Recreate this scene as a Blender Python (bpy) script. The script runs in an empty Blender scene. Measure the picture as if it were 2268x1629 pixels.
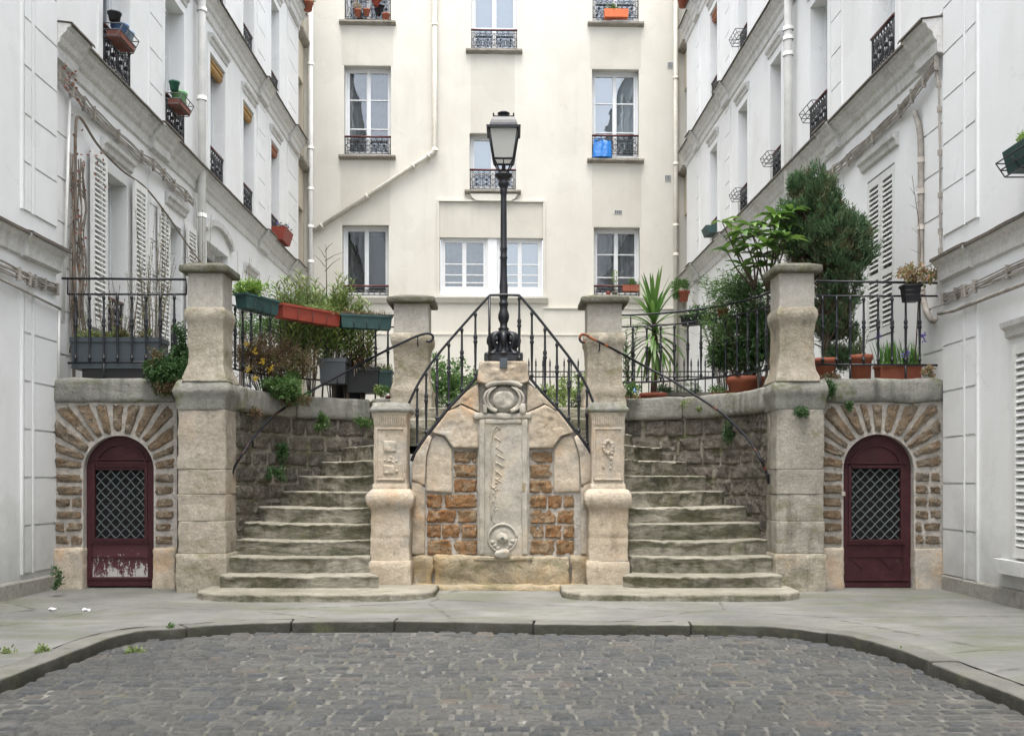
import bpy, math, random
from mathutils import Vector, noise
random.seed(7)
R = math.radians
scn = bpy.context.scene
COL = scn.collection
# ---- camera model of the photograph (units of a 2268 px wide picture) ----
F, H, CX, E = 2200.0, 1066.0, 1134.0, 1.15
def XX(p, Y): return (p-CX)*Y/F
def ZZ(q, Y): return E-(q-H)*Y/F
def PT(p, q, Y): return Vector((XX(p, Y), Y, ZZ(q, Y)))
def rnd(a, b): return random.uniform(a, b)
def nz(x, y=0., z=0.): return noise.noise(Vector((x, y, z)))

# ---------------------------------------------------------------- materials
def mk(name):
    m = bpy.data.materials.new(name); m.use_nodes = True
    nt = m.node_tree; nt.nodes.clear()
    o = nt.nodes.new('ShaderNodeOutputMaterial'); b = nt.nodes.new('ShaderNodeBsdfPrincipled')
    nt.links.new(b.outputs[0], o.inputs[0]); return m, nt, b, o
def c4(c): return (c[0], c[1], c[2], 1)
class G:
    def __init__(s, nt):
        s.nt = nt
        s.geo = nt.nodes.new('ShaderNodeNewGeometry')
    def pos(s, sc=(1, 1, 1)):
        if sc == (1, 1, 1): return s.geo.outputs['Position']
        m = s.nt.nodes.new('ShaderNodeVectorMath'); m.operation = 'MULTIPLY'
        s.nt.links.new(s.geo.outputs['Position'], m.inputs[0]); m.inputs[1].default_value = sc
        return m.outputs[0]
    def noise(s, scale, detail=6, rough=.6, sc=(1, 1, 1), dist=0):
        n = s.nt.nodes.new('ShaderNodeTexNoise'); s.nt.links.new(s.pos(sc), n.inputs['Vector'])
        n.inputs['Scale'].default_value = scale; n.inputs['Detail'].default_value = detail
        n.inputs['Roughness'].default_value = rough; n.inputs['Distortion'].default_value = dist
        return n.outputs['Fac']
    def voro(s, scale, sc=(1, 1, 1), feat='F1'):
        n = s.nt.nodes.new('ShaderNodeTexVoronoi'); s.nt.links.new(s.pos(sc), n.inputs['Vector'])
        n.inputs['Scale'].default_value = scale; n.feature = feat
        return n.outputs['Distance']
    def rng(s, v, a, b, c=0, d=1):
        n = s.nt.nodes.new('ShaderNodeMapRange'); n.clamp = True; s.nt.links.new(v, n.inputs[0])
        for i, k in enumerate((a, b, c, d)): n.inputs[i+1].default_value = k
        return n.outputs[0]
    def val(s, x, y, op='MULTIPLY'):
        n = s.nt.nodes.new('ShaderNodeMath'); n.operation = op
        for i, k in enumerate((x, y)):
            if isinstance(k, (int, float)): n.inputs[i].default_value = k
            else: s.nt.links.new(k, n.inputs[i])
        return n.outputs[0]
    def mix(s, f, a, b, blend='MIX'):
        n = s.nt.nodes.new('ShaderNodeMix'); n.data_type = 'RGBA'; n.blend_type = blend
        if isinstance(f, (int, float)): n.inputs[0].default_value = f
        else: s.nt.links.new(f, n.inputs[0])
        for i, k in ((6, a), (7, b)):
            if isinstance(k, tuple): n.inputs[i].default_value = c4(k)
            else: s.nt.links.new(k, n.inputs[i])
        return n.outputs[2]
    def bump(s, h, st, dist, prev=None):
        n = s.nt.nodes.new('ShaderNodeBump'); s.nt.links.new(h, n.inputs['Height'])
        n.inputs['Strength'].default_value = st; n.inputs['Distance'].default_value = dist
        if prev is not None: s.nt.links.new(prev, n.inputs['Normal'])
        return n.outputs[0]
    def island(s): return s.geo.outputs['Random Per Island']
    def axis(s, k='Z', which='Normal'):
        n = s.nt.nodes.new('ShaderNodeSeparateXYZ'); s.nt.links.new(s.geo.outputs[which], n.inputs[0]); return n.outputs[k]

def solid(name, c, rough=.6, metal=0., bump=0., bs=40, var=.12, vs=6, spec=.5):
    m, nt, b, o = mk(name); g = G(nt)
    n = g.noise(vs, 6)
    col = g.mix(g.rng(n, .3, .7), tuple(k*(1-var) for k in c), tuple(min(1, k*(1+var)) for k in c))
    nt.links.new(col, b.inputs['Base Color']); b.inputs['Roughness'].default_value = rough
    b.inputs['Metallic'].default_value = metal; b.inputs['Specular IOR Level'].default_value = spec
    if bump: nt.links.new(g.bump(g.noise(bs, 6), bump, .01), b.inputs['Normal'])
    return m

def stone(name, c1, c2, scale=1.5, streak=None, moss=None, mosslo=.52, mosshi=.62, stains=None, bump=.5, bdist=.012, bs=14, island=0., pits=0., rough=.9, joint=None, speck=0.):
    """weathered masonry: two tones, vertical run-off streaks, moss / lichen patches, pits"""
    m, nt, b, o = mk(name); g = G(nt)
    n1 = g.noise(scale, 8, .62)
    col = g.mix(g.rng(n1, .36, .64), c1, c2)
    n2 = g.noise(scale*9, 6, .7)
    col = g.mix(g.rng(n2, .3, .75, 0, .6), col, tuple(k*.5 for k in c1))
    col = g.mix(g.rng(g.noise(38, 8, .82), .54, .66, 0, .55), col, tuple(k*.38 for k in c1))
    if stains:
        for (sc_, sscale, lo, hi, amt) in stains:
            col = g.mix(g.rng(g.noise(sscale, 7, .65, (1.13, 1.07, .93)), lo, hi, 0, amt), col, sc_)
    if streak:
        sn = g.noise(9, 5, .6, (1, 1, .12)); sm = g.noise(1.3, 4)
        f = g.val(g.rng(sn, .47, .68), g.rng(sm, .4, .62))
        col = g.mix(g.val(f, streak[1]), col, streak[0])
    if moss:
        mn = g.noise(3.4, 8, .72, (.8, .8, 1.3), .4)
        col = g.mix(g.rng(mn, mosslo, mosshi, 0, moss[1]), col, moss[0])
    if island:
        r = g.island()
        col = g.mix(g.rng(r, 0, 1, 0, island), col, c2 if island < .01 else tuple(k*.5 for k in c1))
    if speck:
        col = g.mix(g.rng(g.noise(60, 3, .6), .62, .7, 0, speck), col, tuple(min(1, k*1.8) for k in c2))
    nt.links.new(col, b.inputs['Base Color']); b.inputs['Roughness'].default_value = rough
    b.inputs['Specular IOR Level'].default_value = .25
    h = g.bump(g.noise(bs, 10, .75), min(1, bump*1.4), bdist*2.4)
    h = g.bump(g.noise(bs*.3, 6, .7), bump, bdist*4, h)
    if pits: h = g.bump(g.rng(g.noise(bs*2.4, 4, .8, (1, 1, 1), .6), .38, .5), pits, .012, h)
    nt.links.new(h, b.inputs['Normal']); return m

def rubble(name, cols, pit=.9, moss=None):
    """millstone: random tone per stone, rusty pits"""
    m, nt, b, o = mk(name); g = G(nt)
    r = g.island()
    col = g.mix(g.rng(r, 0, .33), cols[0], cols[1])
    col = g.mix(g.rng(r, .33, .66), col, cols[2])
    col = g.mix(g.rng(r, .66, 1), col, cols[3])
    n = g.noise(6, 8, .75)
    col = g.mix(g.rng(n, .40, .62, 0, .8), col, cols[4])
    col = g.mix(g.rng(g.noise(11, 8, .8), .50, .60, 0, .75), col, cols[5])
    n2 = g.noise(24, 9, .85, (1, 1, 1.5), .4)
    col = g.mix(g.rng(n2, .52, .60, 0, .85), col, tuple(k*.24 for k in cols[0]))
    col = g.mix(g.rng(g.noise(48, 8, .85), .54, .62, 0, .8), col, tuple(min(.75, k*1.15) for k in cols[5]))
    if moss: col = g.mix(g.rng(g.noise(2.6, 8, .7), moss[1], moss[1]+.12, 0, .75), col, moss[0])
    nt.links.new(col, b.inputs['Base Color']); b.inputs['Roughness'].default_value = .95
    b.inputs['Specular IOR Level'].default_value = .2
    h = g.bump(g.rng(n2, .40, .62, 1, 0), pit, .045)
    h = g.bump(g.noise(60, 6, .7), .6, .01, h)
    nt.links.new(h, b.inputs['Normal']); return m

def plaster(name, c, dirt, amt=.5, bump=.15, low=None, streaky=.5):
    m, nt, b, o = mk(name); g = G(nt)
    n = g.noise(.55, 8, .6)
    col = g.mix(g.rng(n, .35, .7, 0, amt), c, dirt)
    sn = g.noise(3.2, 7, .65, (1, 1, .1)); sm = g.noise(.5, 5, .6)
    col = g.mix(g.val(g.rng(sn, .45, .72), g.rng(sm, .38, .66, 0, streaky)), col, dirt)
    col = g.mix(g.rng(g.noise(26, 6, .7), .55, .8, 0, .16), col, tuple(k*.5 for k in dirt))
    v = nt.nodes.new('ShaderNodeTexVoronoi'); v.feature = 'DISTANCE_TO_EDGE'; v.inputs['Scale'].default_value = .55; nt.links.new(g.pos(), v.inputs['Vector'])
    wv = g.val(v.outputs['Distance'], g.rng(g.noise(3, 8, .75), .25, .75, -.05, .05), 'ADD')
    ck = g.val(g.rng(g.val(wv, 0, 'ABSOLUTE'), .0, .0022, .4, 0), g.rng(g.noise(.9, 3), .52, .56))
    col = g.mix(ck, col, tuple(k*.35 for k in dirt))
    col = g.mix(g.rng(g.noise(.8, 3, .5, (1.2, 1, 1)), .56, .575, 0, .10), col, tuple(k*.78 for k in dirt))
    if low:   # rising damp and splash dirt near the ground
        z = g.axis('Z', 'Position')
        wob = g.val(z, g.rng(g.noise(2.2, 6, .7), .2, .8, -.45, .45), 'ADD')
        col = g.mix(g.rng(wob, low[1]-low[3], low[1]+low[3], low[2], 0), col, low[0])
    nt.links.new(col, b.inputs['Base Color']); b.inputs['Roughness'].default_value = .85
    b.inputs['Specular IOR Level'].default_value = .25
    h = g.bump(g.noise(2.2, 5, .6), bump, .03)
    h = g.bump(g.noise(45, 5, .6), bump, .006, h)
    nt.links.new(h, b.inputs['Normal']); return m

def leafm(name, c1, c2, c3=None, rough=.5):
    m, nt, b, o = mk(name); g = G(nt)
    r = g.island()
    col = g.mix(r, c1, c2)
    if c3: col = g.mix(g.rng(g.noise(5, 4), .5, .66, 0, .85), col, c3)
    nt.links.new(col, b.inputs['Base Color']); b.inputs['Roughness'].default_value = rough
    t = nt.nodes.new('ShaderNodeBsdfTranslucent'); nt.links.new(col, t.inputs[0])
    mx = nt.nodes.new('ShaderNodeMixShader'); mx.inputs[0].default_value = .28
    nt.links.new(b.outputs[0], mx.inputs[1]); nt.links.new(t.outputs[0], mx.inputs[2]); nt.links.new(mx.outputs[0], o.inputs[0])
    return m

M = {}
M['white'] = plaster('white_render', (.87, .88, .875), (.70, .695, .66), .5, low=((.33, .33, .31), .42, .8, .6))
M['whiteup'] = plaster('white_render_upper', (.88, .885, .875), (.72, .71, .67), .5)
M['cream'] = plaster('cream_render', (.70, .675, .60), (.57, .54, .465), .6, streaky=.75)
M['creams'] = plaster('stained_cream_render', (.62, .595, .52), (.50, .475, .405), .6, streaky=.8)
M['pipec'] = stone('cream_painted_pipe', (.66, .63, .54), (.74, .71, .62), 3, streak=((.35, .30, .22), .6), bump=.1, rough=.5)
M['creamd'] = plaster('aged_cream_render', (.64, .57, .45), (.50, .43, .33), .6)
M['trim'] = stone('cornice_render', (.74, .73, .70), (.83, .82, .80), 2.5, streak=((.30, .28, .24), .45), bump=.25, bdist=.006)
M['zinc'] = stone('cornice_lead', (.10, .085, .07), (.17, .15, .12), 5, bump=.3)
M['hoodm'] = stone('white_moulding_render', (.70, .69, .66), (.80, .79, .77), 2.5, streak=((.3, .28, .24), .5), bump=.2, bdist=.005)
M['sill'] = stone('grey_sill_stone', (.33, .30, .25), (.44, .41, .35), 3, streak=((.12, .11, .09), .7), bump=.3)
M['frame'] = solid('white_window_paint', (.76, .77, .77), .4, var=.04)
M['shut'] = solid('white_shutter_paint', (.74, .74, .71), .5, var=.08)
M['pipe'] = solid('white_painted_pipe', (.76, .75, .71), .4, var=.1, vs=3, bump=.1)
M['cable'] = solid('painted_cable', (.34, .31, .27), .7, var=.35, vs=9)
M['iron'] = solid('black_iron_paint', (.013, .014, .018), .42, 0., bump=.15, bs=60, var=.35, vs=12)
M['ironr'] = stone('rusty_handrail_paint', (.014, .015, .02), (.02, .02, .026), 9, stains=[((.30, .09, .03), 2.2, .60, .66, .9)], bump=.1, rough=.45)
M['railred'] = solid('dark_red_handrail', (.10, .022, .02), .45)
LIME = dict(streak=((.13, .12, .09), .7), moss=((.16, .15, .06), .55))
M['lime'] = stone('weathered_limestone', (.40, .35, .27), (.55, .50, .41), 1.7, stains=[((.52, .38, .22), 1.6, .55, .68, .5), ((.19, .18, .14), 2.7, .55, .68, .6)], bump=.6, bdist=.010, pits=.35, speck=.35, **LIME)
M['limew'] = stone('warm_limestone_pillar', (.42, .365, .29), (.55, .49, .41), 1.6, stains=[((.50, .38, .27), 1.7, .54, .68, .5), ((.20, .18, .14), 2.9, .56, .70, .6)], streak=((.15, .13, .10), .6), moss=((.17, .165, .08), .4), bump=.45, pits=.35, speck=.35)
M['limeg'] = stone('grey_limestone_pillar', (.33, .30, .25), (.47, .44, .37), 1.5, stains=[((.15, .14, .11), 2.4, .52, .66, .6)], streak=((.11, .10, .08), .75), moss=((.15, .15, .05), .5), bump=.5, pits=.4, speck=.4)
M['neck'] = stone('smooth_pillar_render', (.44, .41, .355), (.53, .50, .44), 2, streak=((.2, .18, .15), .4), bump=.15, speck=.15)
M['cap'] = stone('lichen_cap_stone', (.13, .125, .095), (.23, .22, .18), 4, moss=((.09, .10, .035), .7), bump=.6, speck=.5)
M['coping'] = stone('coping_stone', (.27, .265, .23), (.40, .39, .345), 1.6, streak=((.09, .09, .075), .8), moss=((.13, .14, .045), .85), mosslo=.53, mosshi=.66, bump=.5, pits=.3)
M['mortar'] = stone('lime_mortar', (.56, .515, .455), (.70, .65, .58), 2.2, streak=((.32, .28, .22), .4), moss=((.26, .24, .16), .3), bump=.7, pits=.5, speck=.3)
M['mortard'] = stone('damp_mortar', (.38, .34, .28), (.50, .45, .38), 2.2, streak=((.10, .09, .07), .7), moss=((.10, .11, .035), .8), mosslo=.48, mosshi=.6, bump=.8, pits=.5)
M['fount'] = stone('warm_fountain_stone', (.50, .41, .30), (.64, .56, .45), 1.9, stains=[((.55, .33, .17), 1.9, .55, .68, .55), ((.36, .35, .33), 2.3, .54, .66, .65), ((.20, .17, .12), 4.5, .60, .7, .6)], bump=.42, bdist=.009, pits=.3, speck=.25)
M['fountg'] = stone('grey_carved_stone', (.41, .38, .32), (.54, .50, .43), 2.4, stains=[((.55, .45, .32), 2.1, .54, .66, .6), ((.22, .20, .16), 5, .60, .72, .6)], bump=.22, bdist=.006, pits=.15, speck=.2)
M['fountb'] = stone('ochre_base_stone', (.40, .33, .22), (.52, .45, .33), 1.6, stains=[((.45, .30, .13), 1.9, .5, .66, .6), ((.22, .21, .16), 2.6, .54, .68, .7)], moss=((.17, .16, .07), .6), bump=.8, pits=.4)
M['smooth'] = stone('grey_render_stone', (.33, .32, .28), (.42, .40, .36), 3, stains=[((.17, .16, .13), 4, .55, .7, .7)], bump=.3)
M['step'] = None
M['rubd'] = rubble('brown_millstone', [(.42, .35, .26), (.45, .34, .23), (.33, .29, .23), (.48, .39, .28), (.46, .28, .14), (.62, .55, .44)])
M['rubo'] = rubble('orange_millstone', [(.62, .40, .22), (.56, .29, .13), (.62, .48, .30), (.60, .35, .17), (.56, .24, .07), (.70, .58, .42)])
M['rubk'] = rubble('dark_millstone', [(.30, .265, .21), (.35, .305, .24), (.23, .215, .18), (.38, .33, .27), (.18, .16, .13), (.52, .47, .39)], moss=((.075, .085, .025), .56))
M['soil'] = solid('potting_soil', (.045, .03, .02), .95, bump=.8)
M['terra'] = solid('terracotta', (.29, .085, .045), .75, bump=.15, var=.2)
M['orange'] = solid('orange_plastic', (.62, .13, .03), .45)
M['redbox'] = solid('red_brown_plastic', (.30, .055, .035), .5, var=.15)
M['greenbox'] = solid('dark_green_plastic', (.025, .07, .065), .5, var=.2)
M['slate'] = solid('slate_grey_planter', (.06, .075, .085), .5, var=.15)
M['black'] = solid('black_plastic', (.015, .015, .017), .5)
M['greypot'] = solid('grey_pot', (.10, .11, .12), .6)
M['concr'] = stone('mossy_trough', (.2, .19, .16), (.3, .29, .25), 3, moss=((.10, .11, .04), .8), bump=.5)
M['blue'] = solid('blue_shiny_plastic', (.02, .16, .48), .35, var=.2)
M['bluepot'] = solid('blue_pot', (.10, .20, .42), .5)
M['lblue'] = solid('pale_blue_plastic', (.35, .48, .62), .5)
M['lgreen'] = solid('light_green_plastic', (.22, .52, .22), .5)
M['dgreen'] = solid('green_pot', (.02, .12, .07), .5)
M['bwood'] = solid('reddish_wood', (.20, .07, .05), .7, var=.2)
M['wire'] = solid('grey_wire', (.10, .11, .11), .5)
M['awn'] = solid('yellow_awning_canvas', (.42, .25, .09), .8, var=.15)
M['awnr'] = solid('rust_awning_canvas', (.33, .13, .07), .8, var=.15)
M['bark'] = solid('bark', (.11, .085, .06), .9, bump=.6, var=.3)
M['vine'] = solid('vine_bark', (.20, .165, .13), .9, bump=.6, var=.4)
M['redleaf'] = leafm('red_vine_leaf', (.20, .06, .05), (.26, .14, .09))
M['white_scrap'] = solid('white_paper', (.8, .8, .8), .8)
M['lf_con'] = leafm('conifer_green', (.050, .115, .055), (.12, .20, .085), (.14, .125, .06))
M['lf_con2'] = leafm('conifer_brown', (.10, .045, .03), (.15, .10, .055))
M['lf_ole'] = leafm('oleander_green', (.13, .20, .055), (.25, .31, .10))
M['lf_bright'] = leafm('bright_green', (.15, .29, .05), (.30, .42, .09))
M['lf_mid'] = leafm('mid_green', (.06, .14, .035), (.13, .22, .06))
M['lf_dark'] = leafm('dark_green', (.035, .09, .025), (.08, .16, .05))
M['lf_brown'] = leafm('dry_brown_leaf', (.10, .065, .035), (.20, .13, .07), (.10, .12, .04))
M['lf_loq'] = leafm('broad_glossy_leaf', (.09, .19, .04), (.19, .31, .06), (.07, .15, .05), rough=.35)
M['lf_yuc'] = leafm('yucca_green', (.075, .18, .04), (.18, .29, .07))
M['lf_iris'] = leafm('iris_green', (.08, .20, .04), (.17, .34, .07))
M['lf_pur'] = solid('purple_petal', (.18, .12, .50), .6)
M['lf_pink'] = leafm('salmon_leaf', (.40, .19, .13), (.20, .27, .08))
M['lf_yel'] = leafm('yellow_flower', (.6, .42, .03), (.7, .5, .05))
M['straw'] = leafm('dry_straw', (.32, .22, .11), (.45, .33, .18))
M['curtain'] = solid('grey_net_curtain', (.22, .23, .25), .9, var=.25, vs=4)
M['curtw'] = solid('sky_tinted_blind', (.33, .40, .46), .8, var=.05)  # blind tinted pale blue to stand in for sky reflected in the panes
M['dark'] = solid('unlit_room', (.012, .012, .014), .9)
M['room'] = solid('dim_room_wall', (.10, .10, .105), .9, var=.5, vs=1.5)
M['door'] = stone('burgundy_door_paint', (.050, .014, .019), (.078, .024, .027), 4, stains=[((.16, .13, .13), 17, .66, .70, .5), ((.03, .012, .013), 5, .55, .7, .6)], bump=.25, bdist=.004, rough=.55)
M['grille'] = solid('grey_green_grille', (.10, .12, .115), .5, bump=.2)
M['lampglass'] = None

def glass(name, fac, tint=(.9, .95, 1), rough=.02):
    m, nt, b, o = mk(name)
    gl = nt.nodes.new('ShaderNodeBsdfGlossy'); gl.inputs['Roughness'].default_value = rough; gl.inputs[0].default_value = c4(tint)
    tr = nt.nodes.new('ShaderNodeBsdfTransparent'); tr.inputs[0].default_value = (.88, .9, .9, 1)
    fr = nt.nodes.new('ShaderNodeLayerWeight'); fr.inputs[0].default_value = .35
    g = G(nt); f = g.rng(fr.outputs['Fresnel'], 0, 1, fac, 1)
    mx = nt.nodes.new('ShaderNodeMixShader'); nt.links.new(f, mx.inputs[0])
    nt.links.new(tr.outputs[0], mx.inputs[1]); nt.links.new(gl.outputs[0], mx.inputs[2]); nt.links.new(mx.outputs[0], o.inputs[0])
    nt.links.new(g.bump(g.noise(1.6, 2), .12, .02), gl.inputs['Normal'])
    return m
M['glass'] = glass('window_glass', .11)
M['glassb'] = glass('mirroring_window_glass', .20)
def lampglass():
    m, nt, b, o = mk('frosted_lamp_glass'); b.inputs['Base Color'].default_value = (.80, .80, .76, 1)
    b.inputs['Roughness'].default_value = .35; b.inputs['Transmission Weight'].default_value = .0
    t = nt.nodes.new('ShaderNodeBsdfTranslucent'); t.inputs[0].default_value = (.88, .88, .84, 1)
    mx = nt.nodes.new('ShaderNodeMixShader'); mx.inputs[0].default_value = .55
    nt.links.new(b.outputs[0], mx.inputs[1]); nt.links.new(t.outputs[0], mx.inputs[2]); nt.links.new(mx.outputs[0], o.inputs[0])
    return m
M['lampglass'] = lampglass()
def stepmat():
    m, nt, b, o = mk('worn_step_stone'); g = G(nt)
    base = g.mix(g.rng(g.noise(1.6, 8, .65), .36, .64), (.29, .275, .22), (.46, .425, .35))
    base = g.mix(g.rng(g.noise(11, 7, .72), .5, .72, 0, .7), base, (.17, .155, .12))
    # algae: heavy on the risers and thin on the trodden tops
    up = g.axis('Z')
    algae = g.noise(2.0, 8, .75, (.7, 1, 2.6), .5)
    f = g.val(g.rng(algae, .42, .58), g.rng(up, .1, .9, .88, .22))
    col = g.mix(f, base, (.092, .090, .048))
    col = g.mix(g.val(g.rng(g.noise(2.9, 7, .7, (1, 1, .35)), .53, .66), g.rng(up, .2, .9, .7, .12)), col, (.055, .056, .036))
    col = g.mix(g.rng(g.noise(3.1, 8, .7, (.6, 1, 1)), .60, .70, 0, .45), col, (.19, .21, .07))
    nt.links.new(col, b.inputs['Base Color']); b.inputs['Roughness'].default_value = .9
    b.inputs['Specular IOR Level'].default_value = .25
    h = g.bump(g.noise(8, 10, .75, (.6, 1, 1.6)), 1., .06); h = g.bump(g.noise(50, 5, .7), .5, .006, h)
    nt.links.new(h, b.inputs['Normal']); return m
M['step'] = stepmat()
def pavemat():
    m, nt, b, o = mk('pavement_asphalt'); g = G(nt)
    col = g.mix(g.rng(g.noise(.9, 8, .65), .35, .65), (.125, .125, .115), (.215, .213, .195))
    col = g.mix(g.rng(g.noise(1.3, 9, .7, (.55, 1.6, 1), .6), .49, .62, 0, .75), col, (.115, .125, .07))
    col = g.mix(g.rng(g.noise(3.7, 8, .75, (.6, 1.7, 1)), .55, .7, 0, .5), col, (.29, .283, .255))
    col = g.mix(g.rng(g.noise(70, 6, .8), .52, .66, 0, .6), col, (.085, .085, .075))
    v = nt.nodes.new('ShaderNodeTexVoronoi'); v.feature = 'DISTANCE_TO_EDGE'; v.inputs['Scale'].default_value = .42; nt.links.new(g.pos(), v.inputs['Vector'])
    wv = g.val(v.outputs['Distance'], g.rng(g.noise(4, 6, .7), .3, .7, -.012, .012), 'ADD')
    col = g.mix(g.rng(wv, .0, .007, .75, 0), col, (.06, .06, .045))
    col = g.mix(g.rng(g.noise(2.2, 9, .8), .56, .64, 0, .55), col, (.11, .11, .095))
    nt.links.new(col, b.inputs['Base Color']); b.inputs['Roughness'].default_value = .85
    h = g.bump(g.noise(3, 6, .7), .5, .03); h = g.bump(g.noise(120, 4, .7), .5, .004, h)
    nt.links.new(h, b.inputs['Normal']); return m
M['pave'] = pavemat()
def kerbmat():
    m, nt, b, o = mk('kerb_granite'); g = G(nt)
    base = g.mix(g.rng(g.noise(1.8, 8, .65), .36, .64), (.125, .123, .108), (.20, .195, .17))
    base = g.mix(g.rng(g.noise(40, 8, .8), .52, .66, 0, .6), base, (.07, .068, .06))
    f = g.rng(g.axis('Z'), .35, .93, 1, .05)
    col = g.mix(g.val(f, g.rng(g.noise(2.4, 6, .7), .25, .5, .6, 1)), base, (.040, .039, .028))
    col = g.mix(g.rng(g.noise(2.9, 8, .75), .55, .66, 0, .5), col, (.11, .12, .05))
    nt.links.new(col, b.inputs['Base Color']); b.inputs['Roughness'].default_value = .85
    nt.links.new(g.bump(g.noise(14, 9, .75), .9, .02), b.inputs['Normal']); return m
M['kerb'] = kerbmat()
def cobmat():
    m, nt, b, o = mk('cobblestone'); g = G(nt); r = g.island()
    col = g.mix(g.rng(r, 0, .3), (.070, .078, .081), (.122, .123, .112))
    col = g.mix(g.rng(r, .3, .72), col, (.165, .164, .148))
    col = g.mix(g.rng(r, .72, .93), col, (.088, .099, .107))
    col = g.mix(g.rng(r, .95, .97), col, (.19, .16, .13))
    col = g.mix(g.rng(g.noise(1.0, 6, .6), .42, .62, 0, .5), col, (.085, .090, .094))
    col = g.mix(g.rng(g.noise(26, 8, .8), .48, .66, 0, .65), col, (.22, .212, .19))
    col = g.mix(g.rng(g.noise(1.7, 8, .75), .60, .66, 0, .6), col, (.26, .255, .235))
    col = g.mix(g.rng(g.noise(45, 8, .8), .52, .62, 0, .7), col, (.03, .03, .03))
    col = g.mix(1., col, (.80, .80, .80), 'MULTIPLY')
    nt.links.new(col, b.inputs['Base Color'])
    rr = g.rng(g.noise(6, 4), .3, .7, .48, .75); nt.links.new(rr, b.inputs['Roughness'])
    h = g.bump(g.noise(22, 8, .8), 1., .03); nt.links.new(h, b.inputs['Normal']); return m
M['cob'] = cobmat()
M['joint'] = stone('cobble_joint', (.125, .122, .108), (.235, .23, .205), 3, moss=((.10, .10, .05), .5), stains=[((.40, .39, .36), 1.7, .62, .68, .8)], bump=.8)
def peel():
    m, nt, b, o = mk('peeling_door_paint'); g = G(nt)
    z = g.axis('Z', 'Position')
    hgt = g.val(z, g.rng(g.noise(9, 8, .85, (1, 1, .40)), .3, .7, -.26, .26), 'ADD')
    f = g.rng(g.val(hgt, g.rng(g.noise(60, 4), .2, .8, -.08, .08), 'ADD'), .20, .215, 1, 0)
    low = g.rng(z, .115, .125, 0, 1)
    col = g.mix(g.val(f, low), (.075, .017, .023), (.46, .45, .43))
    nt.links.new(col, b.inputs['Base Color']); b.inputs['Roughness'].default_value = .6
    nt.links.new(g.bump(g.noise(60, 4), .2, .004), b.inputs['Normal']); return m
M['peel'] = peel()

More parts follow.
